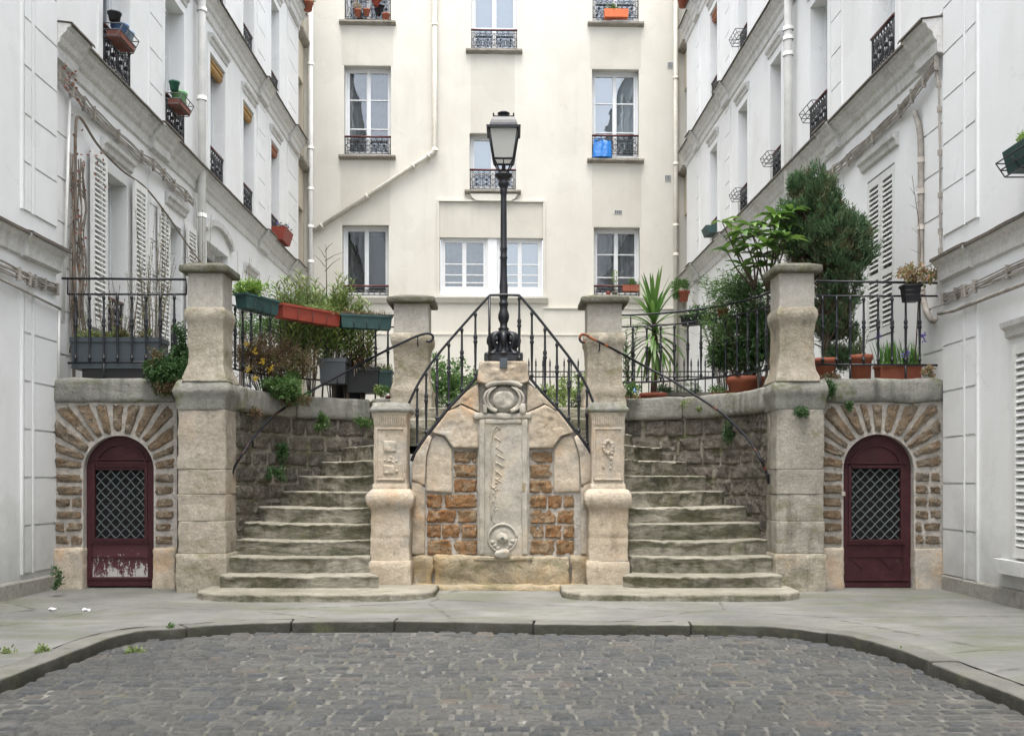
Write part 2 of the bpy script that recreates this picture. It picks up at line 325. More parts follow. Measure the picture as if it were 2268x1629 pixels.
# ---------------------------------------------------------------- mesh builder
class MB:
    def __init__(s): s.v = []; s.f = []; s.m = []; s.s = []
    def add(s, vs, fs, m=0, sm=False):
        k = len(s.v); s.v += [tuple(v) for v in vs]
        for f in fs: s.f.append([i+k for i in f]); s.m.append(m); s.s.append(sm)
    def box(s, a, b, m=0, fn=None):
        x0, y0, z0 = a; x1, y1, z1 = b
        vs = [(x0, y0, z0), (x1, y0, z0), (x1, y1, z0), (x0, y1, z0), (x0, y0, z1), (x1, y0, z1), (x1, y1, z1), (x0, y1, z1)]
        if fn: vs = [fn(*v) for v in vs]
        s.add(vs, [(0, 3, 2, 1), (4, 5, 6, 7), (0, 1, 5, 4), (1, 2, 6, 5), (2, 3, 7, 6), (3, 0, 4, 7)], m)
    def tube(s, path, r, n=6, m=0, cap=True, taper=None):
        P = [Vector(p) for p in path]; L = len(P); vs = []; fs = []
        up = None
        for i, p in enumerate(P):
            t = (P[min(i+1, L-1)]-P[max(i-1, 0)])
            if t.length < 1e-9: t = Vector((0, 0, 1))
            t.normalize()
            if up is None: up = t.orthogonal().normalized()
            up = (up-t*up.dot(t))
            if up.length < 1e-6: up = t.orthogonal()
            up.normalize(); w = t.cross(up)
            rr = r if taper is None else r+(taper-r)*i/max(1, L-1)
            for k in range(n):
                a = 2*math.pi*k/n; vs.append(p+up*math.cos(a)*rr+w*math.sin(a)*rr)
        for i in range(L-1):
            for k in range(n):
                k2 = (k+1) % n; fs.append((i*n+k, i*n+k2, (i+1)*n+k2, (i+1)*n+k))
        if cap: fs.append(tuple(range(n-1, -1, -1))); fs.append(tuple((L-1)*n+k for k in range(n)))
        s.add(vs, fs, m, True)
    def lathe(s, prof, o, n=16, m=0, sm=True, sq=False, rot=0):
        vs = []; fs = []
        for (r, z) in prof:
            for k in range(n):
                a = 2*math.pi*k/n+rot
                vs.append((o[0]+r*math.cos(a), o[1]+r*math.sin(a), o[2]+z))
        for i in range(len(prof)-1):
            for k in range(n):
                k2 = (k+1) % n; fs.append((i*n+k, i*n+k2, (i+1)*n+k2, (i+1)*n+k))
        fs.append(tuple(range(n-1, -1, -1))); fs.append(tuple((len(prof)-1)*n+k for k in range(n)))
        s.add(vs, fs, m, sm)
    def grid(s, fn, nu, nv, m=0, sm=True):
        vs = [fn(i/nu, j/nv) for j in range(nv+1) for i in range(nu+1)]
        s.add(vs, [(j*(nu+1)+i, j*(nu+1)+i+1, (j+1)*(nu+1)+i+1, (j+1)*(nu+1)+i) for j in range(nv) for i in range(nu)], m, sm)
    def prism(s, poly, fn, w0, w1, m=0):
        n = len(poly)
        vs = [fn(u, v, w0) for u, v in poly]+[fn(u, v, w1) for u, v in poly]
        s.add(vs, [tuple(range(n)), tuple(range(2*n-1, n-1, -1))]+[(i, i+n, (i+1) % n+n, (i+1) % n) for i in range(n)], m)
    def rbox(s, a, b, r=.02, amp=.006, step=.06, fn=None, m=0, fr=6., faces=(0, 1, 2, 3, 4, 5)):
        """rounded, slightly irregular block; fn maps local (u,w,v) to the world"""
        a = Vector(a); b = Vector(b); vs = []; fs = []
        off = rnd(0, 50)
        r = min(r, (b.x-a.x)*.45, (b.y-a.y)*.45, (b.z-a.z)*.45)
        ia = a+Vector((r, r, r)); ib = b-Vector((r, r, r))
        def ax(i):
            n = max(2, min(60, int((b[i]-a[i])/step)))
            c = [a[i], a[i]+r*.4, a[i]+r]+[ia[i]+(ib[i]-ia[i])*k/n for k in range(1, n)]+[b[i]-r, b[i]-r*.4, b[i]]
            return c
        A = [ax(0), ax(1), ax(2)]
        for fi in faces:
            d = fi//2; side = fi % 2; e1, e2 = [(1, 2), (2, 0), (0, 1)][d]
            g1, g2 = A[e1], A[e2]; k0 = len(vs)
            for q in g2:
                for p in g1:
                    P = Vector((0, 0, 0)); P[d] = b[d] if side else a[d]; P[e1] = p; P[e2] = q
                    c = Vector((min(max(P[i], ia[i]), ib[i]) for i in range(3)))
                    dv = P-c
                    if dv.length > 1e-9: dv.normalize()
                    P = c+dv*r
                    if amp:
                        P = P+dv*amp*(noise.noise(P*fr+Vector((off, off, 0)))*1.4+noise.noise(P*fr*3.1+Vector((0, off, 0)))*.7)
                    vs.append(fn(P.x, P.y, P.z) if fn else P)
            n1 = len(g1)
            for j in range(len(g2)-1):
                for i in range(n1-1):
                    q4 = (k0+j*n1+i, k0+j*n1+i+1, k0+(j+1)*n1+i+1, k0+(j+1)*n1+i)
                    fs.append(q4 if side else q4[::-1])
        s.add(vs, fs, m, True)
    def sqpillar(s, c, secs, nz_=.004, m=0, seg=7, rr=.12, dmul=1.):
        """square pillar swept through (z, half width) sections; rr = corner rounding fraction"""
        ring = []; TS = [-1, -1+rr*.35, -1+rr, -.55, -.2, .2, .55, 1-rr, 1-rr*.35]
        for sd in range(4):
            for t in TS:
                x, y = [(t, -1), (1, t), (-t, 1), (-1, -t)][sd]
                dx = max(abs(x)-(1-rr), 0); dy = max(abs(y)-(1-rr), 0)
                if dx > 0 and dy > 0:
                    l = math.hypot(dx, dy); x = math.copysign((1-rr)+dx/l*rr, x) if l > rr else x; y = math.copysign((1-rr)+dy/l*rr, y) if l > rr else y
                ring.append((x, y))
        n = len(ring); vs = []; fs = []; Z = []
        for i in range(len(secs)-1):
            z0, h0 = secs[i]; z1, h1 = secs[i+1]; k = max(1, int(abs(z1-z0)/.05))
            for j in range(k): t = j/k; Z.append((z0+(z1-z0)*t, h0+(h1-h0)*t))
        Z.append(secs[-1]); off = rnd(0, 99)
        for z, h in Z:
            for x, y in ring:
                p = Vector((c[0]+x*h, c[1]+y*h*dmul, z))
                d = nz_*(noise.noise(p*5+Vector((off, 0, 0)))*1.5+noise.noise(p*16+Vector((0, off, 0))))
                vs.append((p.x+x*d, p.y+y*d, p.z))
        for i in range(len(Z)-1):
            for k in range(n): k2 = (k+1) % n; fs.append((i*n+k, i*n+k2, (i+1)*n+k2, (i+1)*n+k))
        s.add(vs, fs, m, True)
        s.add(vs[:n], [tuple(range(n-1, -1, -1))], m); s.add(vs[-n:], [tuple(range(n))], m)
    def stone(s, q, fn, h=.02, m=0, nu=6, nv=5, k=.35, amp=.008, fr=9., base=-.015, jag=.07):
        """one rough stone over the (u,v) quad q, standing h proud of the mortar"""
        vs = []
        o = rnd(0, 90); hh = h*rnd(.65, 1.25)
        for j in range(nv+1):
            for i in range(nu+1):
                a = -1+2*i/nu; b_ = -1+2*j/nv
                a = math.copysign(abs(a)**.7, a); b_ = math.copysign(abs(b_)**.7, b_)
                e = max(abs(a), abs(b_))
                a2 = a*math.sqrt(1-k*b_*b_*.5); b2 = b_*math.sqrt(1-k*a*a*.5)
                wob = jag*(noise.noise(Vector((a*2+o, b_*2, 0)))+.5*noise.noise(Vector((a*5+o, b_*5, 3))))
                S = (a2*(1+wob)+1)/2; T = (b2*(1-wob)+1)/2
                u = (q[0][0]*(1-S)+q[1][0]*S)*(1-T)+(q[3][0]*(1-S)+q[2][0]*S)*T
                v = (q[0][1]*(1-S)+q[1][1]*S)*(1-T)+(q[3][1]*(1-S)+q[2][1]*S)*T
                w = base if e > .999 else hh*(1-e**9)+amp*noise.noise(Vector((u*fr+o, v*fr, o)))+amp*.6*noise.noise(Vector((u*fr*3, v*fr*3, o)))
                vs.append(fn(u, v, w))
        s.add(vs, [(j*(nu+1)+i, j*(nu+1)+i+1, (j+1)*(nu+1)+i+1, (j+1)*(nu+1)+i) for j in range(nv) for i in range(nu)], m, True)
    def leaf(s, p, d, n, L, W, droop=0., m=0):
        d = d.normalized(); sd = d.cross(n)
        if sd.length < 1e-4: sd = d.orthogonal()
        sd = sd.normalized()*W*.5; p = Vector(p)
        m1 = p+d*L*.45+Vector((0, 0, -droop*L*.2)); t = p+d*L+Vector((0, 0, -droop*L))
        s.add([p, m1+sd, t, m1-sd], [(0, 1, 2, 3)], m)
    def strap(s, p, d, L, W, droop=.5, m=0, k=5):
        """long arching blade"""
        d = Vector(d).normalized(); sd = d.cross(Vector((0, 0, 1)))
        if sd.length < 1e-3: sd = Vector((1, 0, 0))
        sd.normalize(); vs = []; c = Vector(p)
        for i in range(k+1):
            t = i/k; w = W*.5*(math.sin(math.pi*min(1, .18+t*.82))**.6 if t < 1 else .02)
            vs += [c+sd*w, c-sd*w]
            c = c+d*(L/k); d = (d+Vector((0, 0, -droop*1.4/k))).normalized()
        s.add(vs, [(2*i, 2*i+1, 2*i+3, 2*i+2) for i in range(k)], m, True)
    def build(s, name, mats, parent=None, weld=False):
        if not isinstance(mats, (list, tuple)): mats = [mats]
        me = bpy.data.meshes.new(name)
        off = Vector((0, 0, 0)); pr = parent
        while pr is not None: off += pr.location; pr = pr.parent
        V = [(v[0]-off.x, v[1]-off.y, v[2]-off.z) for v in s.v]
        me.from_pydata(V, [], s.f)
        for mt in mats: me.materials.append(M[mt] if isinstance(mt, str) else mt)
        me.polygons.foreach_set('material_index', s.m); me.polygons.foreach_set('use_smooth', s.s)
        if weld:
            import bmesh
            b = bmesh.new(); b.from_mesh(me); bmesh.ops.remove_doubles(b, verts=b.verts, dist=.0002); b.to_mesh(me); b.free()
        me.update()
        o = bpy.data.objects.new(name, me); COL.objects.link(o)
        if parent is not None: o.parent = parent
        return o
def tag(o, label=None, cat=None, group=None, kind=None):
    if label: o['label'] = label
    if cat: o['category'] = cat
    if group: o['group'] = group
    if kind: o['kind'] = kind
    return o
def T(name, label, cat, loc=(0, 0, 0), group=None):
    o = bpy.data.objects.new(name, None); o.empty_display_size = .2; COL.objects.link(o); o.location = loc
    return tag(o, label, cat, group)
def crom(pts, k=6):
    P = [Vector(p) for p in pts]; P = [P[0]*2-P[1]]+P+[P[-1]*2-P[-2]]; out = []
    for i in range(1, len(P)-2):
        for j in range(k):
            t = j/k; a, b, c, d = P[i-1:i+3]
            out.append(.5*((2*b)+(c-a)*t+(2*a-5*b+4*c-d)*t*t+(3*b-a-3*c+d)*t*t*t))
    out.append(P[-2]); return out
# ================================================================ ground
XL, XR = -4.93, 4.63          # faces of the two near blocks
YW = 10.70                    # plane of the low front walls
TZ = 2.03                     # terrace level
kl = [(0, 1504), (163, 1441), (229, 1415), (269, 1403.5), (315, 1394.5), (386, 1390), (508, 1381), (625, 1377), (874, 1375), (1152, 1379.5), (1370, 1381.5), (1584, 1383), (1726, 1388), (1827, 1401), (1883, 1409), (1990, 1438), (2081, 1473), (2268, 1545)]
kp = [Vector((XX(p, 1.15*F/(q-H)), 1.15*F/(q-H), 0)) for p, q in kl]
kp = [Vector((kp[0].x-.15, -9, 0)), Vector((kp[0].x-.05, 2, 0))]+kp+[Vector((kp[-1].x+.05, 2, 0)), Vector((kp[-1].x+.1, -9, 0))]
kp = kp[:2]+crom(kp[2:-2], 6)+kp[-2:]
def knorm(i):
    t = (kp[min(i+1, len(kp)-1)]-kp[max(i-1, 0)]).normalized(); return Vector((-t.y, t.x, 0))   # away from the road
RZ = -.085
# pavement: a sheet outside the kerb line
mb = MB(); KW = .20
inner = [kp[i]+knorm(i)*KW for i in range(len(kp))]
n = len(inner)
outer = []
for i in range(n):
    p = inner[i]
    if i < n*.28: outer.append(Vector((-14, p.y, 0)) if p.y < 8 else Vector((-14, 14, 0)))
    elif i > n*.72: outer.append(Vector((14, p.y, 0)) if p.y < 8 else Vector((14, 14, 0)))
    else: outer.append(Vector((p.x*2.2, 14, 0)))
K = 14
vs = []
for i in range(n):
    for k in range(K+1):
        t = k/K; p = inner[i].lerp(outer[i], t)
        vs.append((p.x, p.y, .010*nz(p.x*.8, p.y*.8)*min(1, t*6)))
mb.add(vs, [(i*(K+1)+k, i*(K+1)+k+1, (i+1)*(K+1)+k+1, (i+1)*(K+1)+k) for i in range(n-1) for k in range(K)], 0, True)
tag(mb.build('pavement', 'pave'), kind='structure')
# kerb stones following the curve
mb = MB(); arc = [0.]
for i in range(1, n): arc.append(arc[-1]+(kp[i]-kp[i-1]).length)
def kat(sv):
    sv = max(0, min(arc[-1]-1e-4, sv))
    for i in range(1, n):
        if arc[i] >= sv:
            t = (sv-arc[i-1])/(arc[i]-arc[i-1]+1e-9); return kp[i-1].lerp(kp[i], t), knorm(i-1).lerp(knorm(i), t).normalized()
sp = 0.
while sp < arc[-1]-.2:
    L = rnd(.75, 1.35); e = min(sp+L, arc[-1]); dz = rnd(-.006, .006)
    def kf(u, w, v, dz=dz): p, nn = kat(u); return (p.x+nn.x*w, p.y+nn.y*w, v+dz)
    mb.rbox((sp+.004, 0, -.16), (e-.004, KW+.004, .003), .018, .006, .07, kf)
    sp = e
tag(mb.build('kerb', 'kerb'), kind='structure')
# road: bedding + individually shaped setts in one mesh
mb = MB()
mb.grid(lambda s, t: (-3.7+7.2*s, -9+17.6*t, RZ-.008+.008*nz(s*9, t*20)), 60, 150, 0)
def inside(x, y):
    if y > 8.4: return False
    lo, hi = -99, 99
    for i in range(n-1):
        a, b = kp[i], kp[i+1]
        if (a.y-y)*(b.y-y) <= 0 and abs(a.y-b.y) > 1e-6:
            xx = a.x+(b.x-a.x)*(y-a.y)/(b.y-a.y)
            if xx < 0: lo = max(lo, xx)
            else: hi = min(hi, xx)
    return lo-.06 < x < hi+.06
y = 2.0; row = 0
while y < 8.4:
    dr = rnd(.098, .132); x = -3.6+rnd(-.1, 0)
    while x < 3.5:
        L = rnd(.10, .20)
        if inside(x+L/2, y+dr/2):
            bw = lambda xx: .018*nz(xx*1.1, row*.13)+.05*nz(xx*.35, 3.)
            g0 = rnd(.001, .006); tl = rnd(-.006, .006); tl2 = rnd(-.006, .006); dz = rnd(-.004, .004)
            q = [(x+g0, y+g0+rnd(-.003, .004)+bw(x)), (x+L-g0, y+g0+rnd(-.003, .004)+bw(x+L)), (x+L-g0+rnd(-.008, .008), y+dr-g0+rnd(-.004, .003)+bw(x+L)), (x+g0+rnd(-.008, .008), y+dr-g0+rnd(-.004, .003)+bw(x))]
            cx, cy = x+L/2, y+dr/2
            mb.stone(q, lambda u, v, w: (u, v, RZ-.006+.012*nz(u*.7, v*.7)+w+tl*(u-cx)*10*.3+tl2*(v-cy)*10*.3+dz), .012, 1, 6, 4, .09, .005, 16, -.014, .05)
        x += L
    y += dr; row += 1
tag(mb.build('road', ['joint', 'cob']), kind='structure')

# ================================================================ terrace slab (with the stairwell cut out)
CLX, CRX, CY, RY = -1.45, 1.22, 10.8, 1.75
RXL, RXR = 1.54, 1.54
def cl(th, off=0.):    # outer stair wall, left, plan curve (off = towards the stairs)
    a = R(th); x = CLX-(RXL-off)*math.cos(a); y = CY+(RY-off)*math.sin(a); return x, y
def cr(th, off=0.):
    a = R(th); return CRX+(RXR-off)*math.cos(a), CY+(RY-off)*math.sin(a)
mb = MB()
TH = [i*5 for i in range(19)]
poly = [(-5.1, YW+.1), (-3.3, YW+.1)]+[cl(t, -.12) for t in TH]+[(-1.0, 12.3), (.85, 12.3)]+[cr(t, -.12) for t in TH[::-1]]+[(3.1, YW+.1), (4.72, YW+.1), (4.5, 24.2), (-5.0, 24.2)]
mb.prism(poly, lambda u, v, w: (u, v, w), TZ-.2, TZ)
tag(mb.build('terrace', 'pave'), kind='structure')

# ================================================================ stairs
steps_z = [.193, .365, .53, .70, .872, 1.045, 1.222, 1.40, 1.575, 1.74]
thO = [None, None, -2, 6, 18, 33, 43, 53, 65, 79, 95]
def make_stairs(side, label):
    root = T('stone_staircase', label, 'staircase', (-2.2 if side < 0 else 2., 10.2, 0), 'curved stone staircases either side of the fountain')
    sx = lambda x: x if side < 0 else -.23-x
    # slab
    mb = MB(); x0, x1, y0, y1 = (-3.14, -.77, 9.55, 10.46) if side < 0 else (.5, 2.87, 9.55, 10.46)
    pts = []; rr = .42
    for k in range(13):
        a = math.pi+math.pi/2*k/12; pts.append((x0+rr*1.1+rr*1.1*math.cos(a), y0+rr+rr*math.sin(a)))
    for k in range(1, 8): pts.append((x0+rr*1.1+(x1-x0-2.2*rr)*k/8, y0-.02+.012*nz(k*.9, side)))
    for k in range(13):
        a = 1.5*math.pi+math.pi/2*k/12; pts.append((x1-rr*1.1+rr*1.1*math.cos(a), y0+rr+rr*math.sin(a)))
    pts += [(x1, y1), (x0, y1)]
    m_ = len(pts); top = .068
    cxm, cym = (x0+x1)/2, (y0+y1)/2
    prof = [(0, -.05), (0, top-.02), (.006, top-.006), (.022, top)]
    vs = []
    for ins, z in prof:
        for (px, py) in pts:
            dx, dy = cxm-px, cym-py; l = math.hypot(dx, dy); w = .006*nz(px*6, py*6, z*3)
            vs.append((px+dx/l*(ins+w), py+dy/l*(ins+w), z+.004*nz(px*5, py*5)))
    fs = [(r_*m_+k, r_*m_+(k+1) % m_, (r_+1)*m_+(k+1) % m_, (r_+1)*m_+k) for r_ in range(3) for k in range(m_)]
    mb.add(vs, fs, 0, True); mb.add(vs[3*m_:], [tuple(range(m_))])
    o = mb.build('step', 'step', root)
    nose = []
    nose.append(((-2.99, 10.16), (-1.36, 10.14)))
    nose.append(((-2.99, 10.45), (-1.49, 10.43)))
    inn = [(-1.45, 10.60), (-1.45, 10.67), (-1.44, 10.73), (-1.43, 10.78), (-1.41, 10.83), (-1.39, 10.86), (-1.36, 10.89), (-1.30, 10.92), (-1.05, 10.95)]
    for k, i in enumerate(range(2, 11)):
        nose.append((cl(thO[i], -.04), inn[k]))
    for i in range(10):
        O0, I0 = nose[i]; O1, I1 = nose[i+1]
        z1 = steps_z[i]; z0 = (steps_z[i-1] if i else .06)-.03
        mb = MB(); N = 64; D = 8
        sag = rnd(.012, .024); ph = rnd(0, 50); amp = 1.0 if (i not in ((6, 3) if side > 0 else (8, 9))) else .25
        rows = []
        def P(s, t, z, extra=0.):
            # s: 0 outer .. 1 inner ; t: 0 nose .. 1 back (beyond the next nose)
            ax, ay = O0[0]+(I0[0]-O0[0])*s, O0[1]+(I0[1]-O0[1])*s
            bx, by = O1[0]+(I1[0]-O1[0])*s, O1[1]+(I1[1]-O1[1])*s
            dx, dy = bx-ax, by-ay; l = max(.05, math.hypot(dx, dy)); T_ = (t*(l+.06)-extra)/l
            w = sag*math.sin(math.pi*min(1, max(0, s*1.02)))*amp
            wob = amp*(.020*nz(s*4+ph, 1)+.010*nz(s*13+ph, 2))
            yb = -.05*math.sin(math.pi*s)*(1 if i > 1 else .35)       # noses bow gently towards the climber
            return (sx(ax+dx*T_), ay+dy*T_+(wob+yb)*(1-t), z)
        prof = [(0, -.006, z0, 0), (0, -.006, z1-.09, .3), (0, -.004, z1-.06, .5), (0, .000, z1-.035, .7), (0, .004, z1-.016, .9), (0, .004, z1-.006, 1), (.03, 0, z1, 1), (.16, 0, z1+.001, 1), (.4, 0, z1+.002, 1), (.7, 0, z1+.003, 1), (1, 0, z1+.004, 1)]
        vs = []
        for (t, ex, z, kk) in prof:
            for k in range(N+1):
                s_ = k/N; dip = kk*amp*(sag*math.sin(math.pi*s_)*.9+.012*nz(s_*5+ph, 7)+.012*nz(s_*17+ph, 9)+.008*nz(s_*45+ph, 9))*(1-t*.75)
                fr_ = .012*amp*nz(s_*9+ph, z*11, 4)+.014*nz(s_*25+ph, z*23, 4)+.009*nz(s_*60+ph, z*40, 4)
                p = P(s_, t, z-dip, ex+(fr_ if 0 < kk < 1 or t == 0 else 0)); vs.append(p)
        fs = [(r_*(N+1)+k, r_*(N+1)+k+1, (r_+1)*(N+1)+k+1, (r_+1)*(N+1)+k) for r_ in range(len(prof)-1) for k in range(N)]
        mb.add(vs, fs, 0, True)
        L0 = [(r_)*(N+1) for r_ in range(len(prof))]; mb.add([vs[k] for k in L0]+[(vs[L0[-1]][0], vs[L0[-1]][1], z0)], [tuple(range(len(L0)+1))])
        L0 = [(r_)*(N+1)+N for r_ in range(len(prof))]; mb.add([vs[k] for k in L0]+[(vs[L0[-1]][0], vs[L0[-1]][1], z0)], [tuple(range(len(L0)+1))])
        mb.build('step', 'step', root)
    return root
SL = make_stairs(-1, 'worn stone stairs left of the fountain, winding up to the right behind the small pillar')
SR = make_stairs(1, 'worn stone stairs right of the fountain, winding up to the left behind the small pillar')
mb = MB()
mb.prism([(-1.02, 11.0), (.79, 11.0), (1.0, 12.0), (-1.2, 12.0)], lambda u, v, w: (u, v, w), .1, 1.745)
mb.rbox((-1.25, 11.55, 1.70), (1.02, 12.2, 1.885), .02, .006, .08)
mb.rbox((-1.1, 11.95, 1.80), (.92, 12.6, TZ+.012), .02, .006, .08)
o = mb.build('stair_landing', 'step'); tag(o, 'upper stone landing and last steps between the two flights behind the fountain', 'landing')

# ================================================================ curved retaining walls beside the stairs
def retaining(side, label):
    root = T('retaining_wall', label, 'wall', (-3 if side < 0 else 2.8, 11, 0), 'curved rubble walls above the stairs')
    cf = cl if side < 0 else cr
    sa = [0.]
    for k in range(1, 101):
        a = cf((k-1)*.93-1.5); b = cf(k*.93-1.5); sa.append(sa[-1]+math.hypot(a[0]-b[0], a[1]-b[1]))
    LT = sa[-1]
    def cu(u, w):
        u = max(0, min(LT-1e-4, u)); k = 0
        while sa[k+1] < u: k += 1
        th = (k+(u-sa[k])/(sa[k+1]-sa[k]))*.93-1.5
        return cf(th, w)
    f3 = lambda u, v, w: (*cu(u, w), v)
    mb = MB()
    mb.grid(lambda s, t: f3(s*LT, t*2.0, .012*nz(s*LT*4, t*8)), 60, 30, 0)
    mb.build('mortar_bed', 'mortard', root)
    mb = MB(); v = .02
    while v < 1.88:
        h = rnd(.165, .215)
        if v+h > 1.80: h = 1.93-v
        u = rnd(-.2, 0)
        while u < LT:
            L = rnd(.20, .42)
            a, b = max(0, u)+.006, min(LT, u+L)-.006
            if b-a > .06: mb.stone([(a, v+.012+rnd(-.006, .006)), (b, v+.012+rnd(-.006, .006)), (b, v+h-.008+rnd(-.01, .004)), (a, v+h-.008+rnd(-.01, .004))], f3, .026, 0, 13, 10, .2, .024, 13, -.015, .14)
            u += L
        v += h
    mb.build('rubble_stones', 'rubk', root)
    mb = MB(); cuts = [0, LT*.47, LT*.86, LT] if side < 0 else [0, LT*.30, LT*.62, LT]
    for a, b in zip(cuts[:-1], cuts[1:]):
        mb.rbox((a+.004, -.02, 1.92), (b-.004, .36, 2.19+rnd(-.01, .015)), .045, .006, .07, lambda u, w, v: (*cu(u, .055-w), v), 0, 4)
    mb.build('coping', 'coping', root)
    return root, cu, LT
RWL, cuL, LTL = retaining(-1, 'curved dark rubble wall with pale coping along the left stairs, overgrown with ferns')
RWR, cuR, LTR = retaining(1, 'curved dark rubble wall with pale coping along the right stairs')

# ================================================================ door walls
def door_wall(side, label, dlabel):
    px0, px1 = (119, 392) if side < 0 else (1818, 2090)
    acx = 262.5 if side < 0 else 1946; ar = 78; spy = 1040 if side < 0 else 1037
    root = T('rubble_wall', label, 'wall', (XX((px0+px1)/2, YW), YW, 0), 'rubble walls with burgundy cellar doors')
    x0, x1 = XX(px0, YW), XX(px1, YW); ac = XX(acx, YW); rr = ar*YW/F; sz = ZZ(spy, YW)
    fn = lambda u, v, w: (u, YW-w, v)
    arch = [(ac+rr*math.cos(math.pi*k/24), sz+rr*.98*math.sin(math.pi*k/24)) for k in range(25)]   # right to left
    mb = MB()
    poly = [(x0, -.05), (x0, 2.02), (x1, 2.02), (x1, -.05), (ac+rr, -.05)]+arch+[(ac-rr, -.05)]
    mb.prism(poly, fn, -.30, 0)
    # irregular mortar skin over it
    mb.build('mortar_bed', 'mortar', root)
    # limestone foot blocks
    vb = ZZ(1212, YW)
    mb = MB()
    mb.rbox((x0+.005, YW-.045, -.04), (ac-rr+.004, YW+.1, vb), .03, .012, .05)
    mb.rbox((ac+rr-.004, YW-.045, -.04), (x1-.005, YW+.1, vb+rnd(-.02, .02)), .03, .012, .05)
    mb.build('foot_blocks', 'fount', root)
    # millstones
    mb = MB(); top = 1.985
    ro = rr+.004
    v = vb+.025
    courses = []
    nC = 6; ch = (sz-.02-v)/nC
    for s_, (a, b) in ((0, (x0+.01, ac-ro)), (1, (ac+ro, x1-.03))):
        for c in range(nC):
            va, vbb = v+c*ch, v+(c+1)*ch
            cut = a+(b-a)*rnd(.3, .7) if (b-a) > .27 and rnd(0, 1) < .5 else None
            segs = [(a, b)] if cut is None else [(a, cut), (cut, b)]
            for (sa_, sb) in segs:
                mb.stone([(sa_+.012, va+.014+rnd(-.006, .012)), (sb-.006, va+.014+rnd(-.006, .012)), (sb-.006+rnd(-.02, .006), vbb-.018+rnd(-.012, .006)), (sa_+.012, vbb-.018+rnd(-.012, .006))], fn, .022, 0, 13, 9, .18, .022, 13, -.012, .16)
    # voussoirs
    NV = 13
    def out(a):
        dx, dz = math.cos(a), math.sin(a); t = 9
        if dx > 1e-6: t = min(t, (x1-.03-ac)/dx)
        if dx < -1e-6: t = min(t, (x0+.01-ac)/dx)
        if dz > 1e-6: t = min(t, (top-sz)/dz)
        return t
    angs = [math.pi*(k+ (rnd(-.12, .12) if 0 < k < NV else 0))/NV for k in range(NV+1)]
    for k in range(NV):
        a0, a1 = angs[k]+.040, angs[k+1]-.040; g0, g1 = a0-.006, a1+.006
        o0, o1 = out(a0+.01), out(a1-.01)
        ri = rr+.012+rnd(0, .02)
        ex = rnd(.0, .05) if max(o0, o1) < .56 else 0
        o0 -= ex; o1 -= ex
        q = [(ac+ri*math.cos(a1), sz+ri*math.sin(a1)), (ac+ri*math.cos(a0), sz+ri*math.sin(a0)), (ac+o0*math.cos(g0), sz+o0*math.sin(g0)), (ac+o1*math.cos(g1), sz+o1*math.sin(g1))]
        mb.stone(q, fn, .024, 0, 9, 15, .15, .024, 13, -.012, .20)
    mb.build('rubble_stones', 'rubd', root)
    # coping
    mb = MB()
    mb.rbox((x0+.002, YW-.055, 2.0), (x1, YW+.45, 2.265), .06, .016, .07, None, 0, 4)
    mb.build('coping', 'coping', root)
    # door
    yd = YW+.10; w0, w1 = ac-rr+.001, ac+rr-.001
    fd = lambda u, v, w: (u, yd-w, v)
    gz0, gz1 = (ZZ(1191, YW+.1), ZZ(1027, YW+.1)) if side < 0 else (ZZ(1193, YW+.1), ZZ(1035, YW+.1))
    gx0, gx1 = ac-.285, ac+.255
    if side > 0: gx0, gx1 = ac-.27, ac+.265
    db = .02 if side < 0 else .006
    mb = MB()
    a2 = [(ac+(rr-.001)*math.cos(math.pi*k/24), sz+(rr*.98)*math.sin(math.pi*k/24)) for k in range(25)]
    def stile(u0, u1, v0, v1, w=0.02): mb.box((u0, yd-w, v0), (u1, yd+.045, v1))
    stile(w0, gx0-.03, db, sz); stile(gx1+.03, w1, db, sz); stile(gx0-.03, gx1+.03, gz1+.03, sz, .018)
    mb.prism([(w1, sz)]+a2[1:-1]+[(w0, sz)], fd, -.045, .02)
    dr = mb.build('door', 'door', root)
    mb = MB(); mb.prism([(gx0-.03, db), (gx1+.03, db), (gx1+.03, gz0-.03), (gx0-.03, gz0-.03)], fd, -.045, .012)
    mb.build('lower_panel', 'peel' if side < 0 else 'door', dr)
    mb = MB()   # mouldings
    for (a, b, c, d) in ((gx0-.03, gx1+.03, gz1, gz1+.03), (gx0-.03, gx1+.03, gz0-.03, gz0), (gx0-.03, gx0, gz0, gz1), (gx1, gx1+.03, gz0, gz1)):
        mb.box((a, yd-.034, c), (b, yd+.02, d))
    mb.box((gx0-.06, yd-.046, gz1+.045), (gx1+.06, yd-.018, gz1+.062))
    mb.box((gx0-.05, yd-.040, gz0-.052), (gx1+.05, yd-.018, gz0-.038))
    mb.box((w0+.02, yd-.036, db+.075), (w1-.02, yd-.018, db+.090))
    mb.box((w0+.01, yd-.030, db+.001), (w1-.01, yd-.0185, db+.05))
    if side < 0: mb.box((gx0-.03, yd-.030, gz0-.21), (gx1+.03, yd-.018, gz0-.20))
    else: mb.box((gx0-.03, yd-.028, gz0-.19), (gx1+.03, yd-.018, gz0-.18))
    # fan panel
    fr = rr*.66; fz = sz+.03 if side > 0 else sz+.055
    for k in range(16):
        a0, a1 = math.pi*k/16, math.pi*(k+1)/16
        def pt(a, r_): return (ac+r_*1.02*math.cos(a), fz+r_*.86*math.sin(a))
        mb.prism([pt(a0, fr), pt(a1, fr), pt(a1, fr+.02), pt(a0, fr+.02)], fd, .018, .04)
    mb.box((ac-fr-.01, yd-.04, fz-.018), (ac+fr+.01, yd-.018, fz))
